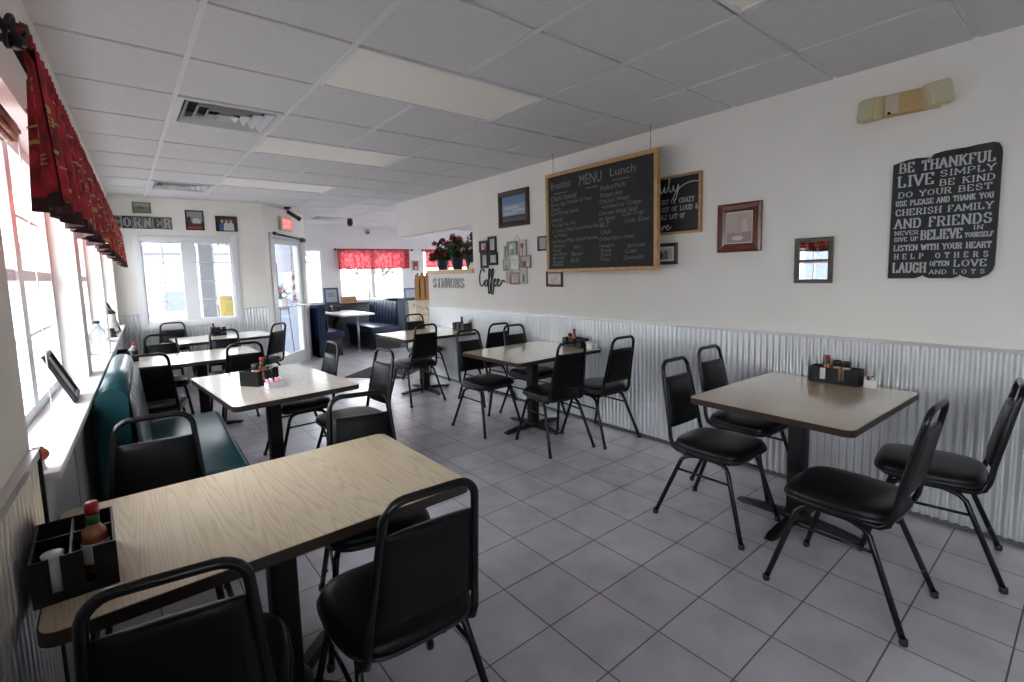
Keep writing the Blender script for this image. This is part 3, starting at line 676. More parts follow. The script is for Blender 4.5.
def valance(M, length, z0, z1, amp0, amp1, pitch, label, name='curtain_valance', mats=None, prints=True, seed=1, ruff=0.045, hem=True, group='red window valances'):
    """local: x along the rod, y out to the room, z up"""
    rr = random.Random(seed); ph = [rr.uniform(0, 6) for _ in range(4)]
    def S(u, z):
        f = max(0.0, min(1.0, (z1-z)/(z1-z0))); a = amp0+(amp1-amp0)*f
        y = a*(0.75*math.sin(2*PI*u/pitch+ph[0]+0.7*math.sin(u*5+ph[1]))+0.35*math.sin(2*PI*u/(pitch*0.43)+ph[2]))
        return Vector((u, y+0.012, z+(0.006*math.sin(2*PI*u/pitch*0.5+ph[3]) if f > 0.9 else 0)))
    t = empty(name, M, label, 'curtain', group)
    nu = max(20, int(length/0.012)); zs = [z1+ruff, z1+ruff*0.6, z1+0.018, z1+0.004]+[z1-(z1-z0-0.03)*k/9 for k in range(1, 10)]
    def sheet(us, zz, off=0.0):
        m = MB(); vs = []
        for z in zz:
            for u in us:
                if z > z1: q = Vector((u, 0.012*math.sin(2*PI*u/0.05)+0.01, z))
                else: q = S(u, z)
                vs.append((q.x, q.y+off, q.z))
        n = len(us); m.add(vs, [(a*n+i, a*n+i+1, (a+1)*n+i+1, (a+1)*n+i) for a in range(len(zz)-1) for i in range(n-1)], True); return m
    us = [length*k/nu for k in range(nu+1)]
    c = sheet(us, zs).build('cloth', (mats or [M_CLOTH])[0], t)
    if hem:
        sheet(us, [z0+0.032, z0+0.02, z0+0.01, z0], 0.0005).build('hem', mats[1] if mats else M_HEM, c)
        e = [0.035*k/3-0.003 for k in range(4)]; sheet(e, [z1]+[z1-(z1-z0)*k/9 for k in range(1, 10)], 0.003).build('side_hem', mats[1] if mats else M_HEM, c)
    if prints:
        m = MB()
        def P(u, z):
            q = S(u, z); d = S(u+0.004, z)-S(u-0.004, z); n = Vector((-d.y, d.x, 0)).normalized(); return q+n*0.0025, q-n*0.0025
        def strip(pts, w):
            for k in range(len(pts)-1):
                (u0, z0_), (u1, z1_) = pts[k], pts[k+1]; du, dz = u1-u0, z1_-z0_; L = math.hypot(du, dz) or 1; a, b = -dz/L*w, du/L*w
                for side in (0, 1):
                    m.add([P(u0-a, z0_-b)[side], P(u0+a, z0_+b)[side], P(u1+a, z1_+b)[side], P(u1-a, z1_-b)[side]], [(0, 1, 2, 3)], False)
        def blob(u, z, a, b):
            pts = [(u+a*math.cos(2*PI*k/10), z+b*math.sin(2*PI*k/10)) for k in range(10)]
            for side in (0, 1): m.add([P(*q)[side] for q in pts], [tuple(range(10))], False)
        def utensil(u, z, vert, kind, s):
            def T(a, b): return (u+b, z+a) if vert else (u+a, z+b)
            n = 6; strip([T(-0.05*s+0.075*s*k/n, 0) for k in range(n+1)], 0.0024)
            if kind == 0:
                (bu, bz) = T(0.042*s, 0); blob(bu, bz, 0.010 if vert else 0.015, 0.015 if vert else 0.010)
            elif kind == 1:
                for o in (-0.009, 0, 0.009): strip([T(0.03*s, o), T(0.045*s, o), T(0.06*s, o)], 0.0015)
                strip([T(0.028*s, -0.011), T(0.028*s, 0), T(0.028*s, 0.011)], 0.003)
            else:
                strip([T(0.022*s, 0.003), T(0.045*s, 0.004), T(0.062*s, 0.001)], 0.0045)
        u = 0.065
        while u < length-0.05:
            for r in range(4):
                z = z0+0.07+(z1-z0-0.1)*r/3.4+rr.uniform(-0.012, 0.012)
                utensil(u+rr.uniform(-.012, .012), z, True, rr.randrange(3), rr.choice((1, -1))*rr.uniform(0.6, 0.8)); utensil(u+rr.uniform(-.02, .03), z+rr.uniform(-.02, .02), False, rr.randrange(3), rr.choice((1, -1))*0.65)
            u += 0.10
        m.build('utensil_print', M_GOLD, c)
    return t
M_WROUGHT = mat('wrought_iron', (0.012, 0.010, 0.009), 0.5)
def curtain_rod(M, length, z, label, returns=True, group='black curtain rods', cage=True):
    t = empty('curtain_rod', M, label, 'curtain rod', group)
    m = MB(); m.tube([(-0.05, 0, z), (length+0.03, 0, z)], 0.009, 10); m.build('rod', M_WROUGHT, t)
    for s, x in ((-1, -0.05), (1, length+0.03)):
        m = MB(); cx = x+s*0.045
        if cage:
            for k in range(3):
                a = PI*k/3+0.3; pts = []
                for i in range(14):
                    b = 2*PI*i/14; pts.append((cx+0.032*math.cos(b), 0.026*math.sin(b)*math.cos(a), z+0.028*math.sin(b)*math.sin(a)+0.003))
                m.tube(pts, 0.0042, 6, close=True)
            m.lathe([(0.014, -0.012), (0.017, 0), (0.014, 0.012)], (cx-s*0.04, 0, z), 10)
        else: m.sphere((cx-s*0.03, 0, z), 0.025, seg=10, rings=6)
        m.build('finial', M_WROUGHT, t)
        if returns:
            m = MB(); m.tube([(x+s*0.012, 0, z), (x+s*0.012, -0.06, z), (x+s*0.012, -0.132, z)], 0.008, 8); m.lathe([(0.02, -0.025), (0.02, 0.025)], (x+s*0.012, -0.128, z), 10); m.build('bracket', M_WROUGHT, t)
    return t
# frame whose x axis runs along the left wall and y points into the room
LCM = LWM @ Matrix(((0, 1, 0, 0.120), (1, 0, 0, 0), (0, 0, 1, 0), (0, 0, 0, 1)))
def LC(s): return LCM @ Matrix.Translation((s, 0, 0))
valance(LC(1.385), 1.56, 1.59, 1.895, 0.012, 0.030, 0.21, 'dark red valance with gold cutlery print, over the nearest ledge window', seed=3)
curtain_rod(LC(1.44), 1.47, 1.90, 'black curtain rod with a caged finial over the nearest ledge window')
valance(LC(3.05), 3.60, 1.59, 1.895, 0.012, 0.030, 0.23, 'long dark red cutlery-print valance running on to the end wall', seed=5)
curtain_rod(LC(3.09), 3.55, 1.90, 'black curtain rod behind the first rod, running on to the end wall')
M_SHEER = fabric_trans('red_sheer', (0.48, 0.05, 0.07), 0.45, col2=(0.64, 0.20, 0.20), nscale=16); M_SHEERH = fabric_trans('red_sheer_hem', (0.45, 0.06, 0.08), 0.4)
def FM(x): return facing((x, Y_F-0.07, 0), (1, 0, 0)) @ Matrix(((1, 0, 0, 0), (0, 0, 1, 0), (0, 1, 0, 0), (0, 0, 0, 1)))
FMM = lambda x: Matrix(((1, 0, 0, x), (0, -1, 0, Y_F-0.07), (0, 0, 1, 0), (0, 0, 0, 1)))
valance(FMM(3.63), 1.68, 1.585, 1.995, 0.018, 0.060, 0.125, 'sunlit red valance over the wide booth window', mats=[M_SHEER, M_SHEERH], prints=False, seed=8, ruff=0.03)
curtain_rod(FMM(3.66), 1.68, 2.005, 'black curtain rod over the wide booth window', returns=False, cage=False)
valance(FMM(5.72), 1.5, 1.585, 1.995, 0.018, 0.060, 0.125, 'sunlit red valance seen behind the flower buckets', mats=[M_SHEER, M_SHEERH], prints=False, seed=9, ruff=0.03)
curtain_rod(FMM(5.72), 1.5, 2.005, 'black curtain rod seen behind the flower buckets', returns=False, cage=False)

# ------------------------------------------------------------------ pictures and signs
def rect(x0, x1, y0, y1): return [(x0, y0), (x1, y0), (x1, y1), (x0, y1)]
def ell(cx, cy, a, b, n=14): return [(cx+a*math.cos(2*PI*k/n), cy+b*math.sin(2*PI*k/n)) for k in range(n)]
def framed(mb_, w, h, fw, d, z0=0.0, bev=True):
    """mitred moulding ring"""
    o = [(-w/2, -h/2), (w/2, -h/2), (w/2, h/2), (-w/2, h/2)]; prof = [(0, z0), (0, z0+d*0.75), (fw*0.25, z0+d), (fw*0.7, z0+d*0.9), (fw, z0+d*0.55), (fw, z0)]
    vs = []; n = len(prof)
    for (x, y) in o:
        sx, sy = (1 if x > 0 else -1), (1 if y > 0 else -1); vs += [(x-sx*a, y-sy*a, z) for a, z in prof]
    fs = []
    for k in range(4):
        j = (k+1) % 4
        for a in range(n): b = (a+1) % n; fs.append((k*n+a, j*n+a, j*n+b, k*n+b))
    mb_.add(vs, fs, False)
def artwork(parent, name, w, h, z, layers, cx=0, cy=0):
    """layers: (polygon in -1..1 units, material); stacked a hair apart"""
    m = MB(); mats = []
    for k, (poly, mt) in enumerate(layers):
        if mt not in mats: mats.append(mt)
        m.cur = mats.index(mt); zz = z+0.0004*k
        m.add([(cx+x*w/2, cy+y*h/2, zz) for x, y in poly], [tuple(range(len(poly)))], False)
    return m.build(name, mats, parent)
C = lambda n, c, r=0.5: mat('print_'+n, c, r)
FULL = rect(-1, 1, -1, 1)
def picture(name, label, M, w, h, fw, d, mf, layers, cat='picture', group=None, matw=0.0):
    t = empty(name, M, label, cat, group); m = MB(); framed(m, w, h, fw, d); m.build('frame', mf, t)
    m = MB(); m.box(-w/2+0.004, w/2-0.004, -h/2+0.004, h/2-0.004, 0.001, 0.005); m.build('backing', M_BLK, t)
    iw, ih = w-2*fw, h-2*fw
    if matw:
        m = MB(); m.box(-iw/2, iw/2, -ih/2, ih/2, 0.005, d*0.4); m.build('mount_board', M_PAPER, t); iw -= 2*matw; ih -= 2*matw; artwork(t, 'print', iw, ih, d*0.4+0.0008, layers)
    else: artwork(t, 'print', iw, ih, 0.0062, layers)
    return t
def people(bg, *cs, ground=None):
    L = [(FULL, bg)]
    if ground: L.append((rect(-1, 1, -1, -0.35), ground))
    n = len(cs)
    for k, c in enumerate(cs):
        x = (-0.45+0.9*k/(n-1)) if n > 1 else 0
        L += [([(x-0.32, -1), (x+0.32, -1), (x+0.26, 0.0), (x+0.1, 0.18), (x-0.1, 0.18), (x-0.26, 0.0)], c), (ell(x, 0.38, 0.15, 0.24), C('skin', (0.55, 0.36, 0.28)))]
    return L
# Be Thankful board
M_, w, h = rwall(0.787, 0.359, 1.336, 1.985)
t = empty('plank_sign', M_, 'black plank sign of white mottoes with scalloped edges, on the wall by the brown table', 'sign')
def U(x, y): return ((x-0.5)*w, (0.5-y)*h)
top = [(0, .04), (0.06, .03), (0.15, .015), (.25, .012), (.33, .02), (.36, .035)]; top2 = [(.37, .03), (.40, .0), (.5, -.012), (.66, -.014)]; top3 = [(.68, -.012), (.80, -.02), (.92, -.022), (.97, -.008), (.995, .03), (1, .07)]
bot = [(1, .90), (.985, .94), (.95, .975), (.88, 1.0), (.80, 1.002), (.73, .985), (.70, .97), (.685, .985), (.64, 1.0), (.42, 1.0), (.37, .985), (.35, .97), (.33, .985), (.27, 1.0), (0, 1.0)]
m = MB(); m.prism([U(*q) for q in reversed(top+top2+top3+bot)], 0.0, 0.018); m.build('board', mat('slate_paint', (0.022, 0.024, 0.024), 0.6, noise=0.35, nscale=9), t)
m = MB()
for x in (.345, .67): m.prism([U(x-.003, .98), U(x+.003, .98), U(x+.003, .01), U(x-.003, .01)], 0.018, 0.0184)
m.build('plank_gap', M_BLK, t)
# slab-serif lettering from strokes
GL = {'A': [[(0, 0), (.5, 1), (1, 0)], [(.2, .36), (.8, .36)]], 'B': [[(.12, 0), (.12, 1), (.62, 1), (.82, .9), (.82, .62), (.62, .53), (.12, .53)], [(.62, .53), (.9, .42), (.9, .12), (.66, 0), (.12, 0)]], 'C': [[(.9, .75), (.75, .97), (.4, 1), (.12, .75), (.12, .25), (.4, 0), (.75, .03), (.92, .25)]],
 'D': [[(.12, 0), (.12, 1), (.6, 1), (.92, .75), (.92, .25), (.6, 0), (.12, 0)]], 'E': [[(.88, .8), (.88, 1), (.12, 1), (.12, 0), (.9, 0), (.9, .2)], [(.12, .52), (.65, .52)]], 'F': [[(.88, .8), (.88, 1), (.14, 1), (.14, 0)], [(.14, .52), (.65, .52)]], 'G': [[(.9, .75), (.72, .97), (.4, 1), (.12, .75), (.12, .25), (.4, 0), (.72, .02), (.88, .2), (.88, .45), (.58, .45)]],
 'H': [[(.1, 0), (.1, 1)], [(.9, 0), (.9, 1)], [(.1, .5), (.9, .5)]], 'I': [[(.5, 0), (.5, 1)]], 'K': [[(.12, 0), (.12, 1)], [(.88, 1), (.14, .45)], [(.4, .62), (.92, 0)]], 'L': [[(.15, 1), (.15, 0), (.9, 0), (.9, .22)]], 'M': [[(.06, 0), (.06, 1), (.5, .25), (.94, 1), (.94, 0)]], 'N': [[(.1, 0), (.1, 1), (.9, 0), (.9, 1)]],
 'O': [[(.5, 1), (.15, .8), (.08, .5), (.15, .2), (.5, 0), (.85, .2), (.92, .5), (.85, .8), (.5, 1)]], 'P': [[(.14, 0), (.14, 1), (.65, 1), (.9, .88), (.9, .6), (.65, .48), (.14, .48)]], 'R': [[(.12, 0), (.12, 1), (.62, 1), (.86, .88), (.86, .62), (.62, .5), (.12, .5)], [(.55, .5), (.92, 0)]], 'S': [[(.86, .78), (.7, .97), (.35, 1), (.12, .82), (.16, .62), (.82, .4), (.9, .2), (.68, .02), (.3, 0), (.1, .22)]],
 'T': [[(.04, .78), (.04, 1), (.96, 1), (.96, .78)], [(.5, 1), (.5, 0)]], 'U': [[(.1, 1), (.1, .25), (.35, 0), (.65, 0), (.9, .25), (.9, 1)]], 'V': [[(0, 1), (.5, 0), (1, 1)]], 'W': [[(0, 1), (.27, 0), (.5, .8), (.73, 0), (1, 1)]], 'Y': [[(.02, 1), (.5, .45), (.98, 1)], [(.5, .45), (.5, 0)]]}
GL['Z'] = [[(.08, .8), (.08, 1), (.9, 1), (.1, 0), (.92, 0), (.92, .2)]]; GL['&'] = [[(.95, .35), (.6, 0), (.25, 0), (.08, .22), (.2, .45), (.62, .72), (.6, .95), (.38, 1), (.25, .85), (.3, .65), (.95, 0)]]
GWID = {'I': .36, 'M': 1.25, 'W': 1.25, ' ': .55, 'N': 1.05, 'O': 1.05, 'L': .85, 'E': .85, 'F': .8}
def slab(m, body, x0, x1, yb_, hh, z, wt=0.13, gap=0.28, serif=True):
    tot = sum(GWID.get(c, 0.92) for c in body)+gap*(len(body)-1); sx = (x1-x0)/tot; x = x0; w0 = hh*wt/2
    def seg(p, q, wd):
        d = Vector((q[0]-p[0], q[1]-p[1])); L = d.length
        if L < 1e-7: return
        d /= L; n = Vector((-d.y, d.x))*wd; e = d*wd*0.6
        m.add([(p[0]-n.x-e.x, p[1]-n.y-e.y, z), (q[0]-n.x+e.x, q[1]-n.y+e.y, z), (q[0]+n.x+e.x, q[1]+n.y+e.y, z), (p[0]+n.x-e.x, p[1]+n.y-e.y, z)], [(0, 1, 2, 3)], False)
    for c in body:
        cw = GWID.get(c, 0.92)
        if c in GL:
            for st in GL[c]:
                P = [(x+px*cw*sx, yb_+py*hh) for px, py in st]
                for a, b in zip(P, P[1:]):
                    v = abs(b[1]-a[1]) > abs(b[0]-a[0])*1.2; seg(a, b, w0*(1.15 if v else 0.62))
                if serif:
                    for px, py in (st[0], st[-1]):
                        if py in (0, 1) and c not in 'CGOSELTUZ&' or (c == 'U' and py == 1) or (c in 'T' and py == 0) or (c == 'L' and py == 1):
                            q = (x+px*cw*sx, yb_+py*hh); s_ = 0.17*min(sx*1.3, hh); yy = q[1]+(w0*0.3 if py == 0 else -w0*0.3); seg((q[0]-s_, yy), (q[0]+s_, yy), w0*0.55)
        x += (cw+gap)*sx
m = MB()
ROWS = [('BE THANKFUL', .07, .945, .075, .085), ('LIVE', .06, .41, .185, .095), ('SIMPLY', .47, .95, .16, .052), ('BE KIND', .47, .95, .232, .052), ('DO YOUR BEST', .07, .93, .298, .05), ('USE PLEASE AND THANK YOU', .05, .95, .368, .046), ('CHERISH FAMILY', .05, .95, .443, .055), ('AND FRIENDS', .05, .95, .535, .082), ('NEVER', .05, .29, .615, .036), ('GIVE UP', .05, .29, .668, .036), ('BELIEVE', .32, .70, .64, .082), ('IN', .80, .88, .605, .036), ('YOURSELF', .73, .97, .66, .04), ('LISTEN WITH YOUR HEART', .05, .96, .74, .05), ('H E L P   O T H E R S', .06, .94, .812, .046), ('LAUGH', .05, .38, .905, .088), ('OFTEN', .42, .60, .878, .042), ('LOVE', .645, .93, .878, .056), ('AND', .42, .58, .946, .036), ('L O T S', .645, .92, .946, .036)]
for body, x0, x1, yc, hh in ROWS:
    (a, b), (c, _) = U(x0, yc+hh/2), U(x1, yc+hh/2); wt = 0.155 if hh > 0.07 else 0.175; hh *= 0.9
    slab(m, body, a, c, b, hh*h, 0.0195, wt)
m.build('lettering', mat('sign_white', (0.60, 0.62, 0.62), 0.7), t)

# emergency light
t = empty('emergency_light', facing((X_R, 0.752, 2.276), (0, -1, 0)) @ Matrix.Rotation(math.radians(-1), 4, 'Z'), 'yellowed twin-head emergency light high on the wall', 'emergency light')
m = MB(); m.box(-0.15, 0.15, -0.055, 0.055, 0.0, 0.06, 0.006); m.build('body', mat('yellowed_tan', (0.55, 0.38, 0.16), 0.45), t)
m = MB(); m.box(-0.075, -0.015, -0.05, 0.05, 0.0585, 0.063, 0.002); m.build('label_plate', mat('faded_label', (0.62, 0.52, 0.42), 0.5), t)
m = MB(); m.lathe([(0.008, 0), (0.008, 0.006)], (-0.055, -0.045, 0.06), 10); m.build('test_button', M_BLK, t)
for s, rz, ry in ((-1, -4, -30), (1, 14, 32)):
    m = MB(); m.M = Matrix.Translation((s*0.142, 0.006*s, 0.050)) @ Matrix.Rotation(math.radians(rz), 4, 'Z') @ Matrix.Rotation(math.radians(ry), 4, 'Y'); m.box(-0.058, 0.058, -0.060, 0.060, -0.030, 0.03, 0.012)
    hd = m.build('lamp_head', M_CREAM, t); q = MB(); q.M = m.M; q.box(-0.05, 0.05, -0.052, 0.052, 0.028, 0.036, 0.008); q.build('lens', mat('clear_lens', (0.60, 0.56, 0.36), 0.15, coat=1.0), hd)

# little pane mirror
M_, w, h = rwall(1.279, 1.065, 1.31, 1.592); t = empty('pane_mirror', M_, 'small grey window-shaped mirror of two panes', 'mirror')
m = MB(); fw = 0.024
for a in ((-w/2, w/2, -h/2, -h/2+fw), (-w/2, w/2, h/2-fw, h/2), (-w/2, -w/2+fw, -h/2+fw, h/2-fw), (w/2-fw, w/2, -h/2+fw, h/2-fw), (-w/2+fw, w/2-fw, -0.006, 0.006)): m.box(a[0], a[1], a[2], a[3], 0, 0.022, 0.002)
m.build('frame', mat('weathered_grey', (0.11, 0.105, 0.09), 0.6), t)
m = MB(); m.box(-w/2+fw*.7, w/2-fw*.7, -h/2+fw*.7, h/2-fw*.7, 0.004, 0.008); m.build('mirror_glass', mat('mirror', (0.85, 0.86, 0.85), 0.02, metal=1.0), t)
m = MB(); text_mesh(m, 'Family', -w/2+0.008, -w/2+0.075, h/2-0.018, 0.013, 0.0225); m.build('lettering', M_CHALKW, t); m = MB(); text_mesh(m, 'Generations', w/2-0.115, w/2-0.01, -h/2+0.006, 0.013, 0.0225); m.build('lettering', M_CHALKW, t)

pk = C('faded_pink', (0.55, 0.36, 0.34)); 
M_, w, h = rwall(1.797, 1.492, 1.527, 1.862)
picture('framed_photo', 'faded pink photograph of two people in a wide mahogany frame', M_, w, h, 0.058, 0.03, M_MAHOG,
 [(FULL, C('sepia_back', (0.50, 0.42, 0.37))), (rect(-1, 1, -1, -0.3), C('sepia_dark', (0.36, 0.28, 0.25))), ([(-0.25, -0.4), (0.2, -0.4), (0.15, 0.55), (-0.15, 0.6)], pk), (ell(0, 0.72, 0.14, 0.13), C('skin', (0.55, 0.36, 0.28))), ([(0.2, -0.3), (0.7, -0.3), (0.62, 0.5), (0.32, 0.55)], C('pale_coat', (0.62, 0.52, 0.48))), (ell(0.47, 0.68, 0.13, 0.12), C('skin', (0.55, 0.36, 0.28))), (ell(-0.1, -0.7, 0.45, 0.16), C('pale_dog', (0.66, 0.60, 0.55)))], matw=0.006)
M_, w, h = rwall(2.56, 1.925, 1.687, 2.132)
t = empty('word_sign', M_, 'black sign of white family words, oak framed, half hidden behind the menu board', 'sign')
m = MB()
for a in ((-w/2, w/2, -h/2, -h/2+0.018), (-w/2, w/2, h/2-0.018, h/2), (-w/2, -w/2+0.018, -h/2+0.018, h/2-0.018), (w/2-0.018, w/2, -h/2+0.018, h/2-0.018)): m.box(a[0], a[1], a[2], a[3], 0, 0.03, 0.002)
m.build('frame', M_OAK, t); m = MB(); m.box(-w/2+.01, w/2-.01, -h/2+.01, h/2-.01, 0.002, 0.012); m.build('panel', M_BLK, t)
m = MB(); wx = w/2-0.05
for k, (b, x1) in enumerate((('A LITTLE BIT OF CRAZY', 0.232), ('A LITTLE BIT OF LOUD &', 0.262), ('AND A WHOLE LOT OF', 0.155))): slab(m, b, -0.225, x1+0.025, 0.012-0.058*k, 0.036, 0.0135, 0.12)
m.build('lettering', mat('sign_white', (0.60, 0.62, 0.62), 0.7), t)
def script(m, strokes, x, y, s, r, z):
    for st in strokes:
        P = []
        for k in range(len(st)-1):
            p0, p1, p2, p3 = st[max(k-1, 0)], st[k], st[k+1], st[min(k+2, len(st)-1)]
            for q in range(5):
                u = q/5; f = lambda i: 0.5*(2*p1[i]+(-p0[i]+p2[i])*u+(2*p0[i]-5*p1[i]+4*p2[i]-p3[i])*u*u+(-p0[i]+3*p1[i]-3*p2[i]+p3[i])*u**3); P.append((x+f(0)*s, y+f(1)*s, z))
        P.append((x+st[-1][0]*s, y+st[-1][1]*s, z)); m.tube(P, r, 6)
m = MB()
FAM = [[(-.2, 1.0), (.1, 1.25), (.9, 1.15)], [(.35, 1.2), (.25, .5), (.05, -.05), (-.2, 0)], [(.0, .6), (.55, .65)], [(1.15, .45), (.9, .5), (.75, .2), (.9, 0), (1.12, .2), (1.15, .45), (1.15, .1), (1.3, .05)], [(1.4, .0), (1.45, .45), (1.5, .1), (1.65, .45), (1.72, .1), (1.85, .45), (1.92, .05), (2.1, .1), (2.25, .45), (2.25, .1), (2.4, .05), (2.55, .4), (2.75, 1.2), (2.65, 1.25), (2.6, .5), (2.7, .02), (2.9, .15), (3.0, .45), (3.0, .15), (3.15, .05), (3.3, .2), (3.4, .5), (3.35, 0), (3.15, -.55), (2.95, -.5), (3.2, -.05), (3.7, .35), (4.4, .55), (5.0, .5)], [(2.3, .65), (2.32, .68)]]
script(m, FAM, -0.232, 0.10, 0.105, 0.0035, 0.0135)
LOV = [[(.1, 1.0), (.2, .4), (.0, 0), (.5, .1)], [(.8, .4), (.6, .2), (.75, 0), (.95, .2), (.8, .4), (1.1, .35), (1.25, .0), (1.45, .4), (1.6, .2), (1.9, .3), (1.8, .42), (1.65, .2), (1.8, 0), (2.2, .25)]]
script(m, LOV, -0.13, -0.185, 0.09, 0.003, 0.0135); m.build('script_lettering', mat('sign_white', (0.60, 0.62, 0.62), 0.7), t)
M_, w, h = rwall(2.42, 2.127, 1.455, 1.623)
picture('framed_photo', 'black and white photograph in a brown frame, poking out below the family words sign', M_, w, h, 0.028, 0.025, M_BROWNF, [(FULL, C('bw_pale', (0.5, 0.5, 0.5))), (rect(-1, 0.55, -1, 0.5), C('bw_dark', (0.04, 0.04, 0.04))), ([(0.1, -1), (0.5, -1), (0.45, 0.3), (0.25, 0.5)], C('bw_mid', (0.22, 0.22, 0.22))), (ell(0.2, 0.3, 0.1, 0.2), C('bw_pale', (0.5, 0.5, 0.5)))], matw=0.012)
M_, w, h = rwall(3.62, 3.39, 1.272, 1.43)
picture('framed_photo', 'small pale photograph in a dark frame just below the menu corner nearest the collage', M_, w, h, 0.024, 0.02, M_BROWNF, [(FULL, C('pale_pink', (0.72, 0.62, 0.60))), (ell(0.3, 0.1, 0.3, 0.35), C('bw_pale', (0.5, 0.5, 0.5))), (ell(-0.35, -0.3, 0.3, 0.4), C('soft_rose', (0.66, 0.38, 0.38)))], matw=0.008)
M_, w, h = rwall(3.74, 3.60, 1.636, 1.785)
picture('framed_photo', 'tiny grey-framed picture peeping out beside the menu board', M_, w, h, 0.018, 0.018, mat('weathered_grey', (0.11, 0.105, 0.09), 0.6), [(FULL, C('grey_green', (0.45, 0.48, 0.46)))])
M_, w, h = rwall(4.375, 3.862, 1.92, 2.305)
SKY1, SKY2, SKY3 = C('sky_deep', (0.16, 0.25, 0.42)), C('sky_mid', (0.30, 0.38, 0.50)), C('cloud', (0.50, 0.52, 0.56))
picture('framed_photo', 'blue sky landscape in a wide dark brown frame, above the collage', M_, w, h, 0.055, 0.03, M_BROWNF, [(FULL, SKY2), (rect(-1, 1, 0.35, 1), SKY1), (ell(-0.2, 0.1, 0.7, 0.12), SKY3), (ell(0.4, -0.15, 0.55, 0.10), SKY3), (ell(-0.3, -0.35, 0.6, 0.08), SKY3), (rect(-1, 1, -0.7, -0.52), C('tree_line', (0.05, 0.06, 0.05))), (rect(-1, 1, -1, -0.7), C('field', (0.09, 0.10, 0.10)))], matw=0.0)

# four-opening frame
M_, w, h = rwall(4.785, 4.437, 1.495, 1.828); t = empty('photo_frame_cluster', M_, 'black frame of four joined photo openings', 'picture')
SK = C('skin', (0.55, 0.36, 0.28))
for k, (x, y, a, b, L) in enumerate([(-0.085, 0.075, 0.165, 0.135, people(C('soft_rose', (0.66, 0.38, 0.38)), C('pale_coat', (0.62, 0.52, 0.48)), C('red_shirt', (0.4, 0.06, 0.06)))), (0.085, 0.09, 0.155, 0.185, people(C('grey_green', (0.45, 0.48, 0.46)), C('soft_rose', (0.66, 0.38, 0.38)))), (-0.075, -0.085, 0.150, 0.185, people(C('lilac', (0.50, 0.46, 0.58)), C('pale_coat', (0.62, 0.52, 0.48)))), (0.095, -0.075, 0.175, 0.145, people(C('bw_pale', (0.5, 0.5, 0.5)), C('lilac', (0.50, 0.46, 0.58)), C('pale_coat', (0.62, 0.52, 0.48))))]):
    m = MB(); m.M = Matrix.Translation((x, y, 0)); framed(m, a, b, 0.03, 0.022); m.box(-a/2+.005, a/2-.005, -b/2+.005, b/2-.005, 0.001, 0.005); f = m.build('frame', M_BLK, t); artwork(f, 'photo', a-0.05, b-0.05, 0.0062, L, x, y)
# nine-frame collage
M_, w, h = rwall(4.325, 3.845, 1.32, 1.768); t = empty('photo_collage', M_, 'collage of nine small mixed photo frames hung on one cord', 'picture')
WG = mat('washed_wood', (0.33, 0.29, 0.22), 0.6); WP = mat('pale_frame', (0.62, 0.60, 0.56), 0.6)
GRID = [(-0.17, 0.105, 0.10, 0.16, WP, people(C('bw_mid', (0.22, 0.22, 0.22)), C('bw_pale', (0.5, 0.5, 0.5))), 0), (-0.055, 0.145, 0.16, 0.145, WG, [(FULL, C('grey_green', (0.45, 0.48, 0.46))), (ell(-0.2, 0.2, 0.35, 0.4), C('glare', (0.8, 0.8, 0.78))), (rect(-0.3, 0.5, -1, -0.2), C('bw_mid', (0.22, 0.22, 0.22)))], 1), (0.10, 0.125, 0.125, 0.20, WP, [(FULL, C('pale_pink', (0.72, 0.62, 0.60))), (ell(0, 0.45, 0.6, 0.35), C('deep_rose', (0.42, 0.08, 0.10))), (rect(-0.2, 0.2, -0.9, 0.1), C('bw_mid', (0.22, 0.22, 0.22)))], 0), (-0.175, -0.035, 0.115, 0.13, WG, people(C('grey_green', (0.45, 0.48, 0.46)), C('bw_mid', (0.22, 0.22, 0.22))), 0), (-0.02, -0.01, 0.16, 0.175, WP, [(FULL, M_PAPER), ([(0, -0.6), (0.6, 0.2), (0.45, 0.6), (0.15, 0.55), (0, 0.3), (-0.15, 0.55), (-0.45, 0.6), (-0.6, 0.2)], C('bw_pale', (0.5, 0.5, 0.5))), ([(0, -0.35), (0.4, 0.2), (0.2, 0.42), (0, 0.15), (-0.2, 0.42), (-0.4, 0.2)], C('paper_white', (0.75, 0.73, 0.68)))], 1), (0.155, -0.01, 0.16, 0.135, WG, people(C('bw_pale', (0.5, 0.5, 0.5)), C('bw_dark', (0.04, 0.04, 0.04)), C('deep_rose', (0.42, 0.08, 0.10)), C('pale_coat', (0.62, 0.52, 0.48))), 0), (-0.135, -0.165, 0.105, 0.145, WP, people(C('soft_rose', (0.66, 0.38, 0.38)), C('bw_mid', (0.22, 0.22, 0.22))), 0), (-0.02, -0.185, 0.155, 0.13, WG, people(C('sepia_back', (0.50, 0.42, 0.37)), C('pale_coat', (0.62, 0.52, 0.48)), C('soft_rose', (0.66, 0.38, 0.38))), 1), (0.11, -0.155, 0.11, 0.17, WP, people(C('bw_pale', (0.5, 0.5, 0.5)), C('bw_dark', (0.04, 0.04, 0.04))), 0)]
for x, y, a, b, mf, L, z in GRID:
    z *= 0.012; m = MB(); m.M = Matrix.Translation((x, y, z+0.006)); framed(m, a, b, 0.016, 0.016); m.box(-a/2+.004, a/2-.004, -b/2+.004, b/2-.004, 0.0005, 0.005); f = m.build('frame', mf, t); artwork(f, 'photo', a-0.03, b-0.03, z+0.0122, L, x, y)
m = MB()
for x in (-0.165, 0.155): m.box(x-0.012, x+0.012, -0.235, 0.22, 0.0, 0.0055)
m.build('slat', WG, t)
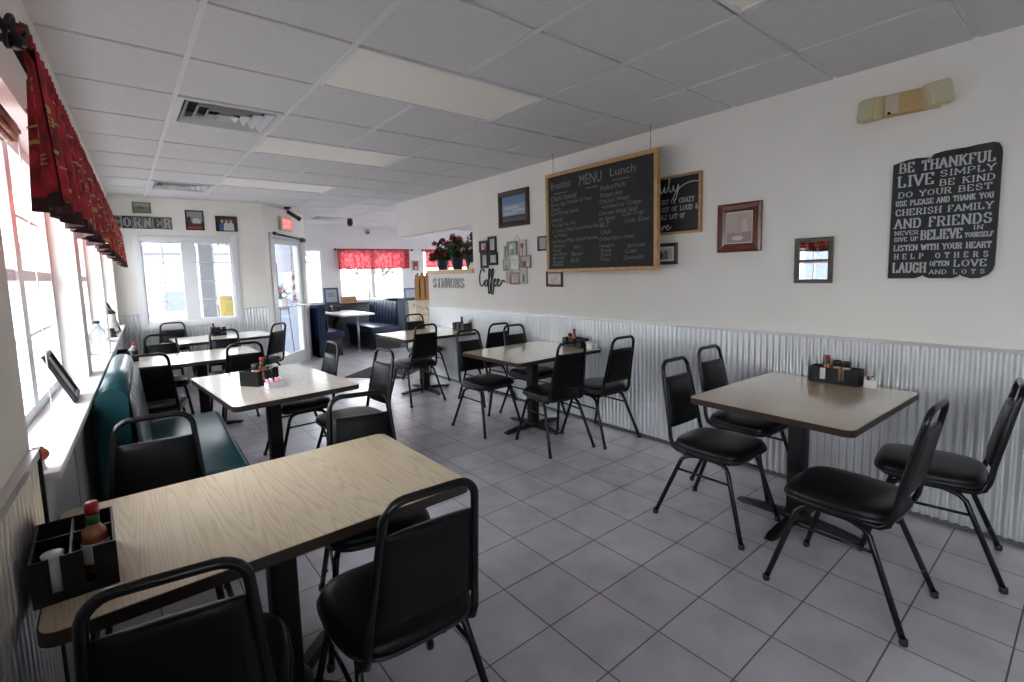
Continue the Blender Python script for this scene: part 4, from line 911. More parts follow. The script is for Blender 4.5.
m = MB(); m.tube([(-0.05, 0.215, 0.01), (0.01, 0.275, 0.006), (0.07, 0.215, 0.01)], 0.0025, 6); m.build('cord', mat('jute', (0.5, 0.42, 0.3), 0.9), t)

# Coffee script
M_, w, h = rwall(4.818, 4.30, 1.17, 1.44)
m = MB(); COF = [[(.95, 1.35), (.85, 1.6), (.55, 1.65), (.25, 1.3), (.1, .75), (.2, .2), (.5, .02), (.8, .25), (1.0, .55)], [(1.25, .62), (1.05, .5), (1.0, .2), (1.15, .0), (1.38, .15), (1.4, .5), (1.25, .62), (1.5, .55), (1.7, .75), (1.92, 1.3), (1.88, 1.65), (1.68, 1.5), (1.62, .8), (1.56, 0), (1.55, -.55), (1.72, -.68), (1.87, -.2), (1.9, .15), (2.12, .6), (2.42, 1.3), (2.38, 1.65), (2.18, 1.5), (2.1, .8), (2.05, 0), (2.03, -.6), (2.2, -.72), (2.35, -.2), (2.37, .1), (2.5, .35), (2.72, .55), (2.65, .7), (2.5, .6), (2.45, .25), (2.62, .02), (2.85, .15), (3.05, .35), (3.28, .55), (3.2, .7), (3.05, .6), (3.0, .25), (3.18, .02), (3.45, .15), (3.75, .5), (4.0, .55), (4.1, .4)]]
script(m, COF, -w/2+0.01, -0.035, 0.122, 0.0078, 0.012); tag(m.build('word_sign', M_BLK, None, M_), 'black cut-out script word Coffee under the four-photo frame', 'sign')

# seven cut-out letters under the pass-through
M_L = mat('tin_letter', (0.34, 0.34, 0.33), 0.45, metal=0.5)
xs = [5.93-(5.93-5.135)*k/7 for k in range(8)]; names = ['first', 'second', 'third', 'fourth', 'fifth', 'sixth', 'last']
for k, c in enumerate('SIMMONS'):
    M_, w, h = rwall(xs[k]-0.006, xs[k+1]+0.004, 1.25, 1.365); m = MB(); wd = w*0.84 if c != 'I' else w*0.5
    slab(m, c, -wd/2, wd/2, -h/2, h, 0.0, 0.13)
    base = list(m.v); nf = len(m.f); m2 = MB()
    for f in m.f:
        q = [base[i] for i in f]; m2.add([(x, y, 0) for x, y, _ in q]+[(x, y, 0.014) for x, y, _ in q], [(3, 2, 1, 0), (4, 5, 6, 7), (0, 1, 5, 4), (1, 2, 6, 5), (2, 3, 7, 6), (3, 0, 4, 7)], False)
    o = m2.build('wall_letter', M_L, None, M_); tag(o, 'grey tin letter %s under the flower shelf, %s of the row of seven' % (c, names[k]), 'letter', 'tin wall letters')

# menu board hanging on wires
MX = 3.20; M_ = facing((MX, (3.419+2.187)/2, (1.415+2.327)/2), (0, -1, 0)); w, h = 3.419-2.187, 2.327-1.415
t = empty('menu_board', M_, 'large chalkboard menu in an oak frame hanging on two wires', 'menu board'); fw = 0.032
m = MB()
for a in ((-w/2, w/2, -h/2, -h/2+fw), (-w/2, w/2, h/2-fw, h/2), (-w/2, -w/2+fw, -h/2+fw, h/2-fw), (w/2-fw, w/2, -h/2+fw, h/2-fw)): m.box(a[0], a[1], a[2], a[3], -0.03, 0.012, 0.003)
m.build('frame', wood('light_oak', (0.62, 0.36, 0.15), (0.48, 0.26, 0.10), (25, 25, 3), 0.4), t)
m = MB(); m.box(-w/2+fw*.6, w/2-fw*.6, -h/2+fw*.6, h/2-fw*.6, -0.022, 0.0); m.build('slate', M_CHALK, t)
m = MB()
for x in (-w/2+0.09, w/2-0.075): m.tube([(x, h/2-0.005, -0.01), (x, H_C-(1.415+2.327)/2+0.005, -0.01)], 0.0022, 6)
m.build('hanging_wire', mat('wire', (0.15, 0.15, 0.15), 0.4, metal=0.7), t)
m = MB(); X = lambda f: -w/2+fw+(w-2*fw)*f; Y = lambda f: h/2-fw-(h-2*fw)*f

for b, x0, x1, yb, hh, sh, ua, ub, uy in (('Breakfast', .03, .25, .135, .068, .12, .06, .21, .185), ('MENU', .34, .555, .15, .095, 0, .40, .52, .19), ('Lunch', .635, .85, .125, .07, 0, .65, .80, .165)):
    m = MB(); text_mesh(m, b, X(x0), X(x1), Y(yb), hh, 0.0008, shear=sh); m.box(X(ua), X(ub), Y(uy)-.003, Y(uy)+.003, 0.0005, 0.0012); m.build('chalk_heading', M_CHALKW, t)
LEFT = [("Chef's Special", .03, .31, .265, .05), ('Bacon, Egg, Cheddar & Toast', .03, .46, .32, .032), ('Omelet', .03, .14, .37, .034), ('Early Morning Special', .03, .33, .415, .032), ('Daily #1', .03, .16, .485, .034), ('Two Eggs Your Way', .04, .30, .54, .03), ('w/ Choice of Meat Toast & Home Fries', .04, .53, .605, .034), ('w/ Potato', .06, .20, .655, .032), ('w/ Choice of Meat Toast & Pancakes', .04, .52, .72, .034), ('Oatmeal', .05, .18, .765, .03), ('Cereal', .04, .13, .81, .03), ('Hash Brown', .04, .20, .855, .03), ('Biscuits', .04, .17, .895, .028), ('Pancake', .04, .16, .935, .028), ('Waffles', .04, .16, .972, .028), ('side', .27, .34, .79, .028), ('Bacon', .25, .36, .865, .036), ('BLG', .24, .33, .935, .036)]
RIGHT = [('Pulled Pork', .545, .77, .245, .04), ('Sloppy Joe', .54, .74, .31, .036), ('Chicken Wings', .535, .80, .37, .034), ('+Grilled or Crispy', .555, .90, .425, .034), ('Chicken Salad Sand', .53, .87, .485, .034), ('or Spicy', .53, .68, .54, .036), ('BLT', .54, .63, .60, .04), ('Club', .54, .64, .67, .036), ('Grilled Ham n Swiss', .53, .84, .735, .034), ('Hoagies', .53, .67, .80, .03), ('Soup', .54, .64, .845, .03), ('Salad', .54, .64, .89, .03), ('Fries', .54, .63, .935, .03), ('Chili Dogs', .74, .92, .52, .034), ('Cole Slaw', .76, .96, .585, .034), ('Specials', .78, .93, .815, .03), ('Cobb', .76, .86, .87, .032), ('Quesadilla', .75, .92, .93, .034)]
for L_ in (LEFT, RIGHT):
    m = MB()
    for b, x0, x1, y, hh in L_: text_mesh(m, b, X(x0), X(x1), Y(y), hh, 0.0008, shear=.15, slope=0.02)
    m.build('chalk_list', M_CHALKW, t)

# end wall: corner letters and photos
M_, w, h = ewall(-0.01, 0.612, 2.106, 2.262); t = empty('letter_sign', M_, 'strip of six dark photo tiles spelling CORNER above the double window', 'sign')
tw = w/6
for k, c in enumerate('CORNER'):
    m = MB(); m.box(-w/2+tw*k+.002, -w/2+tw*(k+1)-.002, -h/2, h/2, 0, 0.012, 0.002); dk = (k in (1, 2, 3)); tl = m.build('letter_tile', C('tile_dark', (0.035, 0.035, 0.035)) if k in (1, 3) else C('tile_mid', (0.10, 0.10, 0.10)) if k in (2, 5) else C('tile_pale', (0.28, 0.27, 0.27)), t)
    m = MB(); slab(m, c, -w/2+tw*k+.02, -w/2+tw*(k+1)-.02, -h*0.36, h*0.72, 0.0128, 0.22, serif=(c != 'O')); m.build('letter', C('tile_pale2', (0.42, 0.41, 0.40)) if k in (1, 2, 3, 5) else C('tile_dark', (0.035, 0.035, 0.035)), tl)
M_, w, h = ewall(0.212, 0.402, 2.303, 2.44); picture('framed_photo', 'small grey-green landscape print above the corner letters', M_, w, h, 0.012, 0.014, C('olive_frame', (0.12, 0.13, 0.10)), [(FULL, C('olive', (0.20, 0.22, 0.17))), (rect(-1, 1, 0.2, 1), C('haze', (0.33, 0.35, 0.30))), (ell(-0.2, 0, 0.5, 0.3), C('olive_dark', (0.10, 0.12, 0.09)))])
M_, w, h = ewall(0.762, 0.972, 2.107, 2.37); picture('framed_photo', 'black-framed print of a white vehicle over a red strip, above the double window', M_, w, h, 0.016, 0.018, M_BLK, [(FULL, C('dusk', (0.30, 0.31, 0.31))), (rect(-1, 1, -1, -0.72), C('red_strip', (0.35, 0.05, 0.04))), (rect(-1, 1, -0.72, -0.2), C('bw_dark', (0.04, 0.04, 0.04))), ([(-0.3, -0.35), (0.75, -0.35), (0.75, 0.05), (0.4, 0.25), (-0.1, 0.25), (-0.3, 0)], C('truck_white', (0.62, 0.62, 0.62))), (rect(-0.95, -0.5, -0.5, 0.4), C('bw_dark', (0.04, 0.04, 0.04)))])
M_, w, h = ewall(1.107, 1.372, 2.102, 2.312); picture('framed_photo', 'black-framed photo of a group in blue and white shirts, closest to the exit door', M_, w, h, 0.014, 0.018, M_BLK, people(C('maroon_dark', (0.06, 0.03, 0.03)), C('blue_shirt', (0.06, 0.10, 0.28)), C('truck_white', (0.62, 0.62, 0.62)), C('truck_white', (0.62, 0.62, 0.62))))
# exit sign over the door
t = empty('exit_sign', DM @ facing((0.0, 0.63, 2.285), (0, 1, 0)), 'lit red EXIT sign above the glass door', 'exit sign')
m = MB(); m.box(-0.17, 0.17, -0.105, 0.105, 0, 0.055, 0.008); m.build('housing', mat('beige_plastic', (0.55, 0.54, 0.46), 0.5), t)
m = MB(); m.box(-0.14, 0.155, -0.085, 0.085, 0.05, 0.058); m.build('lit_panel', mat('exit_red', (1.0, 0.16, 0.13), 0.5, emit=0.22), t)
m = MB(); slab(m, 'EXIT'.replace('X', 'V'), 0, 0.0001, 0, 0.0001, 0.0); m = MB()
GL['X'] = [[(.05, 0), (.95, 1)], [(.05, 1), (.95, 0)]]
slab(m, 'EXIT', -0.115, 0.13, -0.055, 0.11, 0.0588, 0.2, serif=False); m.build('lettering', mat('exit_letter', (1.0, 0.42, 0.36), 0.5, emit=0.25), t)
# far wall picture
M_, w, h = ewall(5.385, 5.585, 1.52, 1.775, y=Y_F); picture('framed_photo', 'small red picture in a pale frame between the two curtained windows', M_, w, h, 0.024, 0.02, WP, [(FULL, C('red_art', (0.25, 0.07, 0.08))), (ell(0, 0.2, 0.5, 0.5), C('dark_art', (0.06, 0.05, 0.07))), (ell(0.2, -0.5, 0.5, 0.3), C('soft_rose', (0.66, 0.38, 0.38)))])
# ------------------------------------------------------------------ things on the tables
def hot_sauce(M, label, s=1.0, cap=M_RED, band=M_GREEN, juice=M_SAUCE, cat='bottle', lab=M_PAPER):
    t = empty('hot_sauce_bottle', M, label, cat, 'sauce bottles in the caddies')
    m = MB(); m.lathe([(0.022*s, 0), (0.024*s, 0.004*s), (0.024*s, 0.075*s), (0.021*s, 0.09*s), (0.011*s, 0.104*s), (0.010*s, 0.125*s)]); m.build('bottle', juice, t)
    m = MB(); m.lathe([(0.0245*s, 0.022*s), (0.0246*s, 0.024*s), (0.0246*s, 0.064*s), (0.0245*s, 0.066*s)]); m.build('paper_label', lab, t)
    m = MB(); m.lathe([(0.0118*s, 0.104*s), (0.0112*s, 0.128*s)]); m.build('neck_band', band, t)
    m = MB(); m.lathe([(0.0125*s, 0.126*s), (0.0125*s, 0.150*s), (0.010*s, 0.153*s)]); m.build('cap', cap, t); return t
def shaker(M, label, cap=M_BLK, body=None, s=1.0):
    t = empty('pepper_shaker', M, label, 'shaker', 'shakers in the caddies')
    m = MB(); m.lathe([(0.018*s, 0), (0.020*s, 0.004*s), (0.020*s, 0.078*s), (0.016*s, 0.085*s)]); m.build('jar', body or mat('spice', (0.50, 0.30, 0.22), 0.4), t)
    m = MB(); m.lathe([(0.0195*s, 0.083*s), (0.0195*s, 0.108*s), (0.016*s, 0.113*s)]); m.build('lid', cap, t); return t
def caddy(M, label, w, d, h, notch=True, xdiv=(), ydiv=None):
    """open-top organiser: local x = long side, -y = front"""
    t = empty('condiment_caddy', M, label, 'caddy', 'black condiment caddies'); b = 0.005
    m = MB(); m.box(-w/2, w/2, -d/2, d/2, 0, 0.006); m.box(-w/2, w/2, d/2-b, d/2, 0.006, h); m.box(-w/2, -w/2+b, -d/2, d/2-b, 0.006, h); m.box(w/2-b, w/2, -d/2, d/2-b, 0.006, h)
    xs = [-w/2+b, -w*0.28, -w*0.16, w*0.10, w*0.22, w/2-b] if notch else [-w/2+b, w/2-b]
    for k in range(len(xs)-1):
        m.box(xs[k], xs[k+1], -d/2, -d/2+b, 0.006, h if k % 2 == 0 else 0.022)
    m.build('body', M_PLASTIC, t)
    for x in xdiv:
        m = MB(); m.box(x-0.002, x+0.002, -d/2+b, d/2-b, 0.006, h*0.96); m.build('divider', M_PLASTIC, t)
    if ydiv is not None:
        m = MB(); m.box(-w/2+b, w/2-b, ydiv-0.002, ydiv+0.002, 0.006, h*0.97); m.build('divider', M_PLASTIC, t)
    return t
def napkins(M, label, n=0.07, h=0.10, d=0.02):
    m = MB(); 
    for k in range(5): m.box(-n/2, n/2, -d/2+d*k/5, -d/2+d*(k+0.8)/5, 0, h-0.002*abs(k-2))
    return tag(m.build('napkin_stack', M_PAPER, None, M), label, 'napkins', 'paper napkins in the caddies')
def card(M, label, w=0.03, h=0.09, mt=None):
    t = empty('drinking_straw_cup', M, label, 'cup'); m = MB(); m.lathe([(0.014, 0), (0.019, h), (0.0175, h), (0.0165, h-0.004), (0.0125, 0.004)]); m.build('cup', mt or M_CUP, t)
    m = MB(); m.lathe([(0.0196, h-0.006), (0.0204, h-0.003), (0.0196, h)]); m.build('rim', mt or M_CUP, t); return t
def at(base, dx, dy, dz=0.0, rz=0, tilt=0): return base @ Matrix.Translation((dx, dy, dz)) @ Matrix.Rotation(math.radians(rz), 4, 'Z') @ Matrix.Rotation(math.radians(tilt), 4, 'X')
def sugar(M, label, w=0.085, d=0.05, h=0.042, body=M_CUP, packs=(M_PAPER, M_PINK)):
    t = empty('sugar_holder', M, label, 'sugar holder', 'sugar packet holders'); b = 0.003
    m = MB(); m.box(-w/2, w/2, -d/2, d/2, 0, 0.004); m.box(-w/2, w/2, -d/2, -d/2+b, 0.004, h); m.box(-w/2, w/2, d/2-b, d/2, 0.004, h); m.box(-w/2, -w/2+b, -d/2+b, d/2-b, 0.004, h); m.box(w/2-b, w/2, -d/2+b, d/2-b, 0.004, h); m.build('box', body, t)
    rr = random.Random(4)
    for k in range(4):
        m = MB(); x = -w/2+0.012+(w-0.024)*k/3; m.M = Matrix.Translation((x, 0, 0.005)) @ Matrix.Rotation(math.radians(rr.uniform(-14, 14)), 4, 'Y'); m.box(-0.003, 0.003, -d*0.4, d*0.4, 0, max(h+0.012, 0.055)); m.build('sugar_packet', packs[k % len(packs)], t)
    return t
Z0 = Z_T+0.0005; ZI = 0.0068
# oak table
B = place((-0.134, 1.565, Z0), 2); caddy(B, 'black condiment caddy on the oak table, against the metal-clad window wall', 0.148, 0.235, 0.105, xdiv=(-0.006,), ydiv=0.012)
hot_sauce(at(B, 0.036, -0.02, ZI), 'red-capped hot sauce bottle in the oak-table caddy', 1.12)
card(at(B, -0.036, -0.089, ZI), 'white cup standing in the front slot of the oak-table caddy', h=0.1)
shaker(at(B, -0.045, -0.040, ZI), 'brown spice shaker low in the oak-table caddy', M_BLK, mat('cinnamon', (0.16, 0.06, 0.035), 0.5), 0.72)
# brown table
B = place((3.285, 1.0, Z0), -90); caddy(B, 'black condiment caddy on the brown table against the corrugated wall', 0.255, 0.10, 0.095, xdiv=(0.075,))
hot_sauce(at(B, -0.05, 0.016, ZI), 'red-capped sauce bottle in the brown-table caddy', 1.0)
shaker(at(B, 0.0, 0.018, ZI), 'black-lidded pepper shaker beside the sauce in the brown-table caddy', s=1.12); shaker(at(B, 0.046, 0.018, ZI), 'second black-lidded shaker in the brown-table caddy, next to the first', M_BLK, mat('salt', (0.62, 0.50, 0.42), 0.4), 1.1)
napkins(at(B, -0.060, -0.032, ZI), 'white napkins showing through the front slot of the brown-table caddy', 0.034, 0.08, 0.012)
sugar(place((3.29, 0.825, Z0), -84), 'white sugar box beside the caddy on the brown table', 0.062, 0.055, 0.045, packs=(M_PAPER, M_RED, mat('sugar_grey', (0.4, 0.4, 0.38), 0.7)))
# tan table under the menu
B = place((3.27, 3.13, Z0), -90); caddy(B, 'black condiment caddy on the tan table under the menu board', 0.24, 0.11, 0.085, xdiv=(0.02,))
hot_sauce(at(B, -0.030, 0.015, ZI), 'red-capped sauce bottle in the caddy under the menu board', 1.05); shaker(at(B, -0.086, 0.018, ZI), 'dark shaker beside the sauce under the menu board')
sugar(place((3.27, 2.945, Z0), -90), 'pink and white sugar holder on the tan table under the menu board', 0.075, 0.06, 0.05, packs=(M_PINK, M_PAPER))
# tan table at the wall end
B = place((3.275, 5.09, Z0), -90); caddy(B, 'black condiment caddy on the tan table under the tin letters', 0.26, 0.11, 0.10, xdiv=(0.024,))
hot_sauce(at(B, -0.012, 0.012, ZI), 'dark sauce bottle in the caddy under the tin letters', 1.1, M_BLK, M_BLK, mat('dark_sauce', (0.05, 0.025, 0.015), 0.2)); napkins(at(B, 0.075, 0.02, ZI), 'white napkins standing in the caddy under the tin letters', 0.09, 0.135, 0.02)
# pale table by the teal bench
B = place((0.69, 3.625, Z0), 35); caddy(B, 'black condiment caddy on the pale table by the teal bench', 0.185, 0.15, 0.10, xdiv=(0.030,), ydiv=0.012)
hot_sauce(at(B, -0.0025, -0.031, ZI), 'red-capped sauce bottle in the caddy by the teal bench', 1.15); shaker(at(B, -0.0600, -0.0305, ZI), 'dark-lidded spice shaker in the caddy by the teal bench', mat('dark_steel', (0.05, 0.05, 0.05), 0.4, metal=0.6), mat('paprika', (0.60, 0.28, 0.20), 0.4), 1.25)
napkins(at(B, 0.054, -0.050, ZI, 8), 'white napkins in the front slot of the caddy by the teal bench', 0.03, 0.10, 0.012)
sugar(place((0.742, 3.44, Z0), 12), 'clear sugar holder of pink packets on the pale table by the teal bench', 0.11, 0.06, 0.034, body=mat('clear_plastic', (0.72, 0.70, 0.76), 0.15), packs=(M_PINK, M_PAPER))
# end-window table
B = place((0.945, 7.24, Z0), 0); caddy(B, 'black condiment caddy on the end-window table', 0.165, 0.12, 0.11, xdiv=(-0.022,))
hot_sauce(at(B, -0.0505, 0.012, ZI), 'dark-capped sauce bottle in the end-window caddy', 1.0, M_BLK); napkins(at(B, 0.028, 0.03, ZI), 'white napkins standing in the end-window caddy', 0.09, 0.145, 0.025)
# table behind the bench
B = place((0.01, 5.60, Z0), 0); caddy(B, 'black condiment caddy on the table behind the teal bench, at the ledge', 0.15, 0.20, 0.10, ydiv=0.012)
hot_sauce(at(B, 0.0, -0.045, 0.018, 0, 0) @ Matrix.Rotation(math.radians(20), 4, 'Y'), 'white bottle with a red cap leaning in the caddy at the ledge', 1.05, M_RED, M_CUP, M_CUP)
# booth table
B = place((3.40, 10.12, Z0), 0); caddy(B, 'black condiment caddy on the booth table', 0.22, 0.14, 0.10, xdiv=(0.0,)); shaker(at(B, -0.06, -0.03, ZI), 'white-lidded shaker in the booth-table caddy', M_CUP, M_CUP, 1.1)
BF = mat('blue_frame', (0.02, 0.05, 0.16), 0.4)
t = empty('table_sign', Matrix.Translation((3.46, Y_F-0.05, 0.86)) @ facing((0, 0, 0.17), (1, 0, 0), (0, 0.12, 1)), 'blue-framed card standing on the ledge behind the booth table', 'sign'); m = MB(); framed(m, 0.30, 0.34, 0.035, 0.02); m.build('frame', BF, t); artwork(t, 'card', 0.24, 0.28, 0.004, [(FULL, C('grey_card', (0.34, 0.36, 0.40))), (rect(-0.6, 0.6, -0.2, 0.5), C('slate_card', (0.22, 0.24, 0.28)))])
t = empty('table_sign', Matrix.Translation((5.31, Y_F-0.05, 0.86)) @ facing((0, 0, 0.13), (1, 0, 0), (0, 0.12, 1)), 'blue-framed card standing on the ledge beside the wooden crate', 'sign'); m = MB(); framed(m, 0.34, 0.26, 0.03, 0.02); m.build('frame', BF, t); artwork(t, 'card', 0.29, 0.21, 0.004, [(FULL, C('grey_card', (0.34, 0.36, 0.40)))])
t = empty('wood_plaque', Matrix.Translation((3.83, Y_F-0.06, 0.858)) @ facing((0, 0, 0.075), (1, 0, 0), (0, 0.2, 1)), 'orange-brown wooden plaque lying on the booth window ledge', 'plaque'); m = MB(); m.prism([(-0.18, -0.07), (0.17, -0.07), (0.15, 0.07), (-0.16, 0.07)], 0, 0.02); m.build('board', wood('plaque_pine', (0.50, 0.27, 0.10), (0.40, 0.20, 0.07), (3, 40, 40)), t); m = MB()
for y in (-0.03, 0.01): m.box(-0.17, 0.16, y, y+0.003, 0.02, 0.0206)
m.build('groove', M_BROWNF, t)

# ------------------------------------------------------------------ ledge clutter
ZS = Z_SILL+0.0068
t = empty('standing_frame', LWM @ Matrix.Translation((-0.005, 2.93, ZS+0.004)) @ Matrix.Rotation(math.radians(3), 4, 'Z') @ Matrix(((0, 0, 1, 0), (1, 0, 0, 0), (0, 1, 0, 0), (0, 0, 0, 1))) @ Matrix.Rotation(math.radians(-22), 4, 'X') @ Matrix.Translation((0, 0.115, 0)), 'black picture frame leaning back on the white window ledge', 'picture frame')
m = MB(); framed(m, 0.25, 0.23, 0.022, 0.018); m.build('frame', M_BLK, t); m = MB(); m.box(-0.122, 0.122, -0.112, 0.112, 0.001, 0.004); m.build('backing', M_BLK, t); artwork(t, 'card', 0.206, 0.186, 0.0055, [(FULL, C('grey_card', (0.34, 0.36, 0.40)))])
t = empty('rolled_shade', LWM @ Matrix.Translation((-0.045, 0.26, 1.945)), 'rolled brown woven shade under the head of the nearest ledge window', 'window shade')
m = MB()
for k in range(9):
    a = 2*PI*k/9; m.tube([(0.028*math.cos(a), 1.86, 0.028*math.sin(a)), (0.028*math.cos(a), 2.12, 0.028*math.sin(a))], 0.011, 6)
m.tube([(0, 1.86, 0), (0, 2.12, 0)], 0.024, 8); m.build('roll', wood('woven_reed', (0.16, 0.09, 0.06), (0.09, 0.045, 0.03), (90, 90, 90)), t)
m = MB(); m.box(-0.02, 0.03, 2.122, 2.128, -0.035, 0.025); m.build('end_tag', mat('tan_card', (0.55, 0.40, 0.20), 0.6), t)
m = MB(); m.tube([(0.03, 2.10, -0.02), (0.035, 2.10, -0.5), (0.03, 2.11, -1.0)], 0.002, 5); m.build('pull_cord', M_CUP, t)
t = empty('plastic_jug', LWM @ Matrix.Translation((-0.02, 4.72, ZS)), 'clear plastic jug with a dark cap on the window ledge', 'jug')
JUG = mat('cloudy_plastic', (0.80, 0.84, 0.88), 0.2, trans=0.55)
m = MB(); m.lathe([(0.062, 0), (0.068, 0.01), (0.068, 0.12), (0.060, 0.15), (0.030, 0.195), (0.018, 0.21), (0.018, 0.225)], seg=20); m.build('body', JUG, t)
m = MB(); m.tube([(0.03, -0.02, 0.19), (0.055, -0.055, 0.18), (0.06, -0.06, 0.13), (0.05, -0.045, 0.10)], 0.010, 8); m.build('handle', JUG, t)
m = MB(); m.lathe([(0.020, 0.222), (0.020, 0.242)]); m.build('cap', M_BLK, t); m = MB(); m.M = Matrix.Rotation(0.6, 4, 'Z'); m.box(0.060, 0.0705, -0.012, 0.012, 0.03, 0.09, 0.003); m.build('sticker', mat('violet', (0.25, 0.20, 0.55), 0.5), t)
t = empty('tomato_ornament', LWM @ Matrix.Translation((0.008, 1.875, ZS)), 'small red and green tomato ornament at the near end of the ledge', 'ornament')
m = MB(); m.lathe([(0.016, 0), (0.013, 0.01), (0.012, 0.025)]); m.build('stand', M_CUP, t); m = MB(); m.sphere((0, 0, 0.043), 0.024, sz=0.85, seg=14); m.build('fruit', mat('tomato', (0.55, 0.09, 0.03), 0.3), t); m = MB()
for k in range(5): a = 2*PI*k/5; m.add([(0, 0, 0.064), (0.010*math.cos(a+.5), 0.010*math.sin(a+.5), 0.066), (0.016*math.cos(a), 0.016*math.sin(a), 0.060), (0.010*math.cos(a-.5), 0.010*math.sin(a-.5), 0.066)], [(0, 1, 2, 3)], False)
m.build('calyx', M_GREEN, t)
t = empty('standing_frame', LWM @ Matrix.Translation((0.02, 6.35, ZS+0.014)) @ Matrix.Rotation(math.radians(-6), 4, 'Z') @ Matrix(((0, 0, 1, 0), (1, 0, 0, 0), (0, 1, 0, 0), (0, 0, 0, 1))) @ Matrix.Rotation(math.radians(-14), 4, 'X') @ Matrix.Translation((0, 0.15, 0)), 'dark arched frame leaning at the end of the ledge past the plastic jug', 'picture frame')
m = MB(); m.tube([(-0.15, -0.15, 0.01), (-0.15, 0.02, 0.01)]+[(0.15*math.cos(math.radians(180-15*k)), 0.02+0.15*math.sin(math.radians(180-15*k)), 0.01) for k in range(1, 12)]+[(0.15, 0.02, 0.01), (0.15, -0.15, 0.01)], 0.014, 8, close=True); m.build('frame', M_BLK, t)
m = MB(); m.prism([(0.15, -0.15), (0.15, 0.02)]+[(0.15*math.cos(math.radians(15*k)), 0.02+0.15*math.sin(math.radians(15*k))) for k in range(1, 12)]+[(-0.15, 0.02), (-0.15, -0.15)], 0.004, 0.010); m.build('panel', mat('slate_grey', (0.20, 0.20, 0.21), 0.3), t)
t = empty('table_lamp', LWM @ Matrix.Translation((0.0, 6.02, ZS)), 'small white lamp with a brown base collar between the ledge windows', 'lamp')
m = MB(); m.lathe([(0.04, 0), (0.045, 0.01), (0.018, 0.03), (0.014, 0.10)]); m.build('base', M_BROWNF, t); m = MB(); m.lathe([(0.055, 0.09), (0.042, 0.23), (0.040, 0.23), (0.052, 0.09)]); m.build('lamp_shade', M_PAPER, t); m = MB(); m.lathe([(0.046, 0.225), (0.050, 0.235), (0.030, 0.262), (0.01, 0.268)]); m.build('collar', M_BROWNF, t)

# ------------------------------------------------------------------ pass-through shelf: flower buckets, box; crate on cabinet
def bouquet(loc, label, seed, r=0.20, hgt=0.34, white=0):
    rr = random.Random(seed); t = empty('flower_bucket', loc, label, 'flowers', 'buckets of red flowers on the shelf')
    m = MB(); m.lathe([(0.058, 0), (0.062, 0.004), (0.085, 0.165), (0.090, 0.17), (0.090, 0.178), (0.081, 0.178), (0.060, 0.02)], seg=20); m.build('bucket', mat('navy_bucket', (0.03, 0.045, 0.085), 0.35), t)
    def tip():
        while True:
            x, y, z = rr.uniform(-1, 1), rr.uniform(-1, 1), rr.uniform(-0.1, 1)
            if x*x+y*y+z*z < 1: return Vector((x*r*0.6, y*r, 0.17+z*hgt*0.85))
    m = MB(); lv = MB()
    for k in range(34):
        p = tip(); m.tube([(rr.uniform(-.04, .04), rr.uniform(-.04, .04), 0.12), (p.x*0.5, p.y*0.5, 0.12+(p.z-0.12)*0.6), p], 0.0022, 4)
        for q in range(16):
            c = Vector((p.x*rr.uniform(.5, 1.1), p.y*rr.uniform(.5, 1.1), 0.15+(p.z-0.15)*rr.uniform(0.2, 0.95))); d = Vector((rr.gauss(0, 1), rr.gauss(0, 1), rr.gauss(0, .7))).normalized(); s = rr.uniform(.035, .062); e = d.orthogonal().normalized()*s*0.38; tp = c+d*s; tp.z -= s*0.35
            lv.add([c-d*s, c+e+d*s*.1, tp, c-e+d*s*.1], [(0, 1, 2), (0, 2, 3)], False)
    m.build('stem', M_GREEN, t); f = lv.build('foliage', mat('leaf_dark', (0.035, 0.10, 0.03), 0.6), t); f['kind'] = 'stuff'
    for k in range(30):
        p = tip(); p.z = max(p.z, 0.2); m = MB(); n = Vector((rr.gauss(-.4, .6), rr.gauss(0, .6), rr.uniform(.2, 1))).normalized(); a = n.orthogonal().normalized(); b = n.cross(a); R0 = rr.uniform(.042, .060)
        for ring, (rad, up, cnt) in enumerate(((1.0, 0.1, 6), (0.62, 0.45, 5))):
            for i in range(cnt):
                an = 2*PI*i/cnt+ring*.5; d = math.cos(an)*a+math.sin(an)*b; s = n.cross(d)
                m.add([p, p+(d*.55+s*.32)*R0*rad+n*R0*up*.5, p+d*R0*rad+n*R0*up, p+(d*.55-s*.32)*R0*rad+n*R0*up*.5], [(0, 1, 2, 3)], True)
        m.build('blossom', mat('cream_petal', (0.70, 0.60, 0.50), 0.6) if k < white else mat('crimson_petal', (0.20, 0.012, 0.018), 0.55), t)
    return t
ZSH = 1.4856
bouquet((3.46, 5.80, ZSH), 'navy bucket of dark red flowers at the open end of the pass-through shelf', 1, 0.25, 0.29)
bouquet((3.46, 5.42, ZSH), 'navy bucket of tall red flowers in the middle of the pass-through shelf', 2, 0.22, 0.36)
bouquet((3.49, 5.14, ZSH), 'navy bucket of red and cream flowers tight in the corner of the pass-through shelf', 3, 0.17, 0.36, white=9)
t = empty('paper_box', place((3.43, 4.995, ZSH), 0), 'small stacked white boxes at the wall end of the pass-through shelf', 'box'); m = MB(); m.box(-0.04, 0.04, -0.055, 0.055, 0, 0.045, 0.003); m.build('box', M_PAPER, t); m = MB(); m.box(-0.034, 0.034, -0.05, 0.04, 0.0455, 0.075, 0.003); m.build('lid_box', mat('ivory', (0.70, 0.64, 0.52), 0.6), t); m = MB(); m.sphere((0, 0, 0.086), 0.012); m.build('knob', M_PAPER, t)
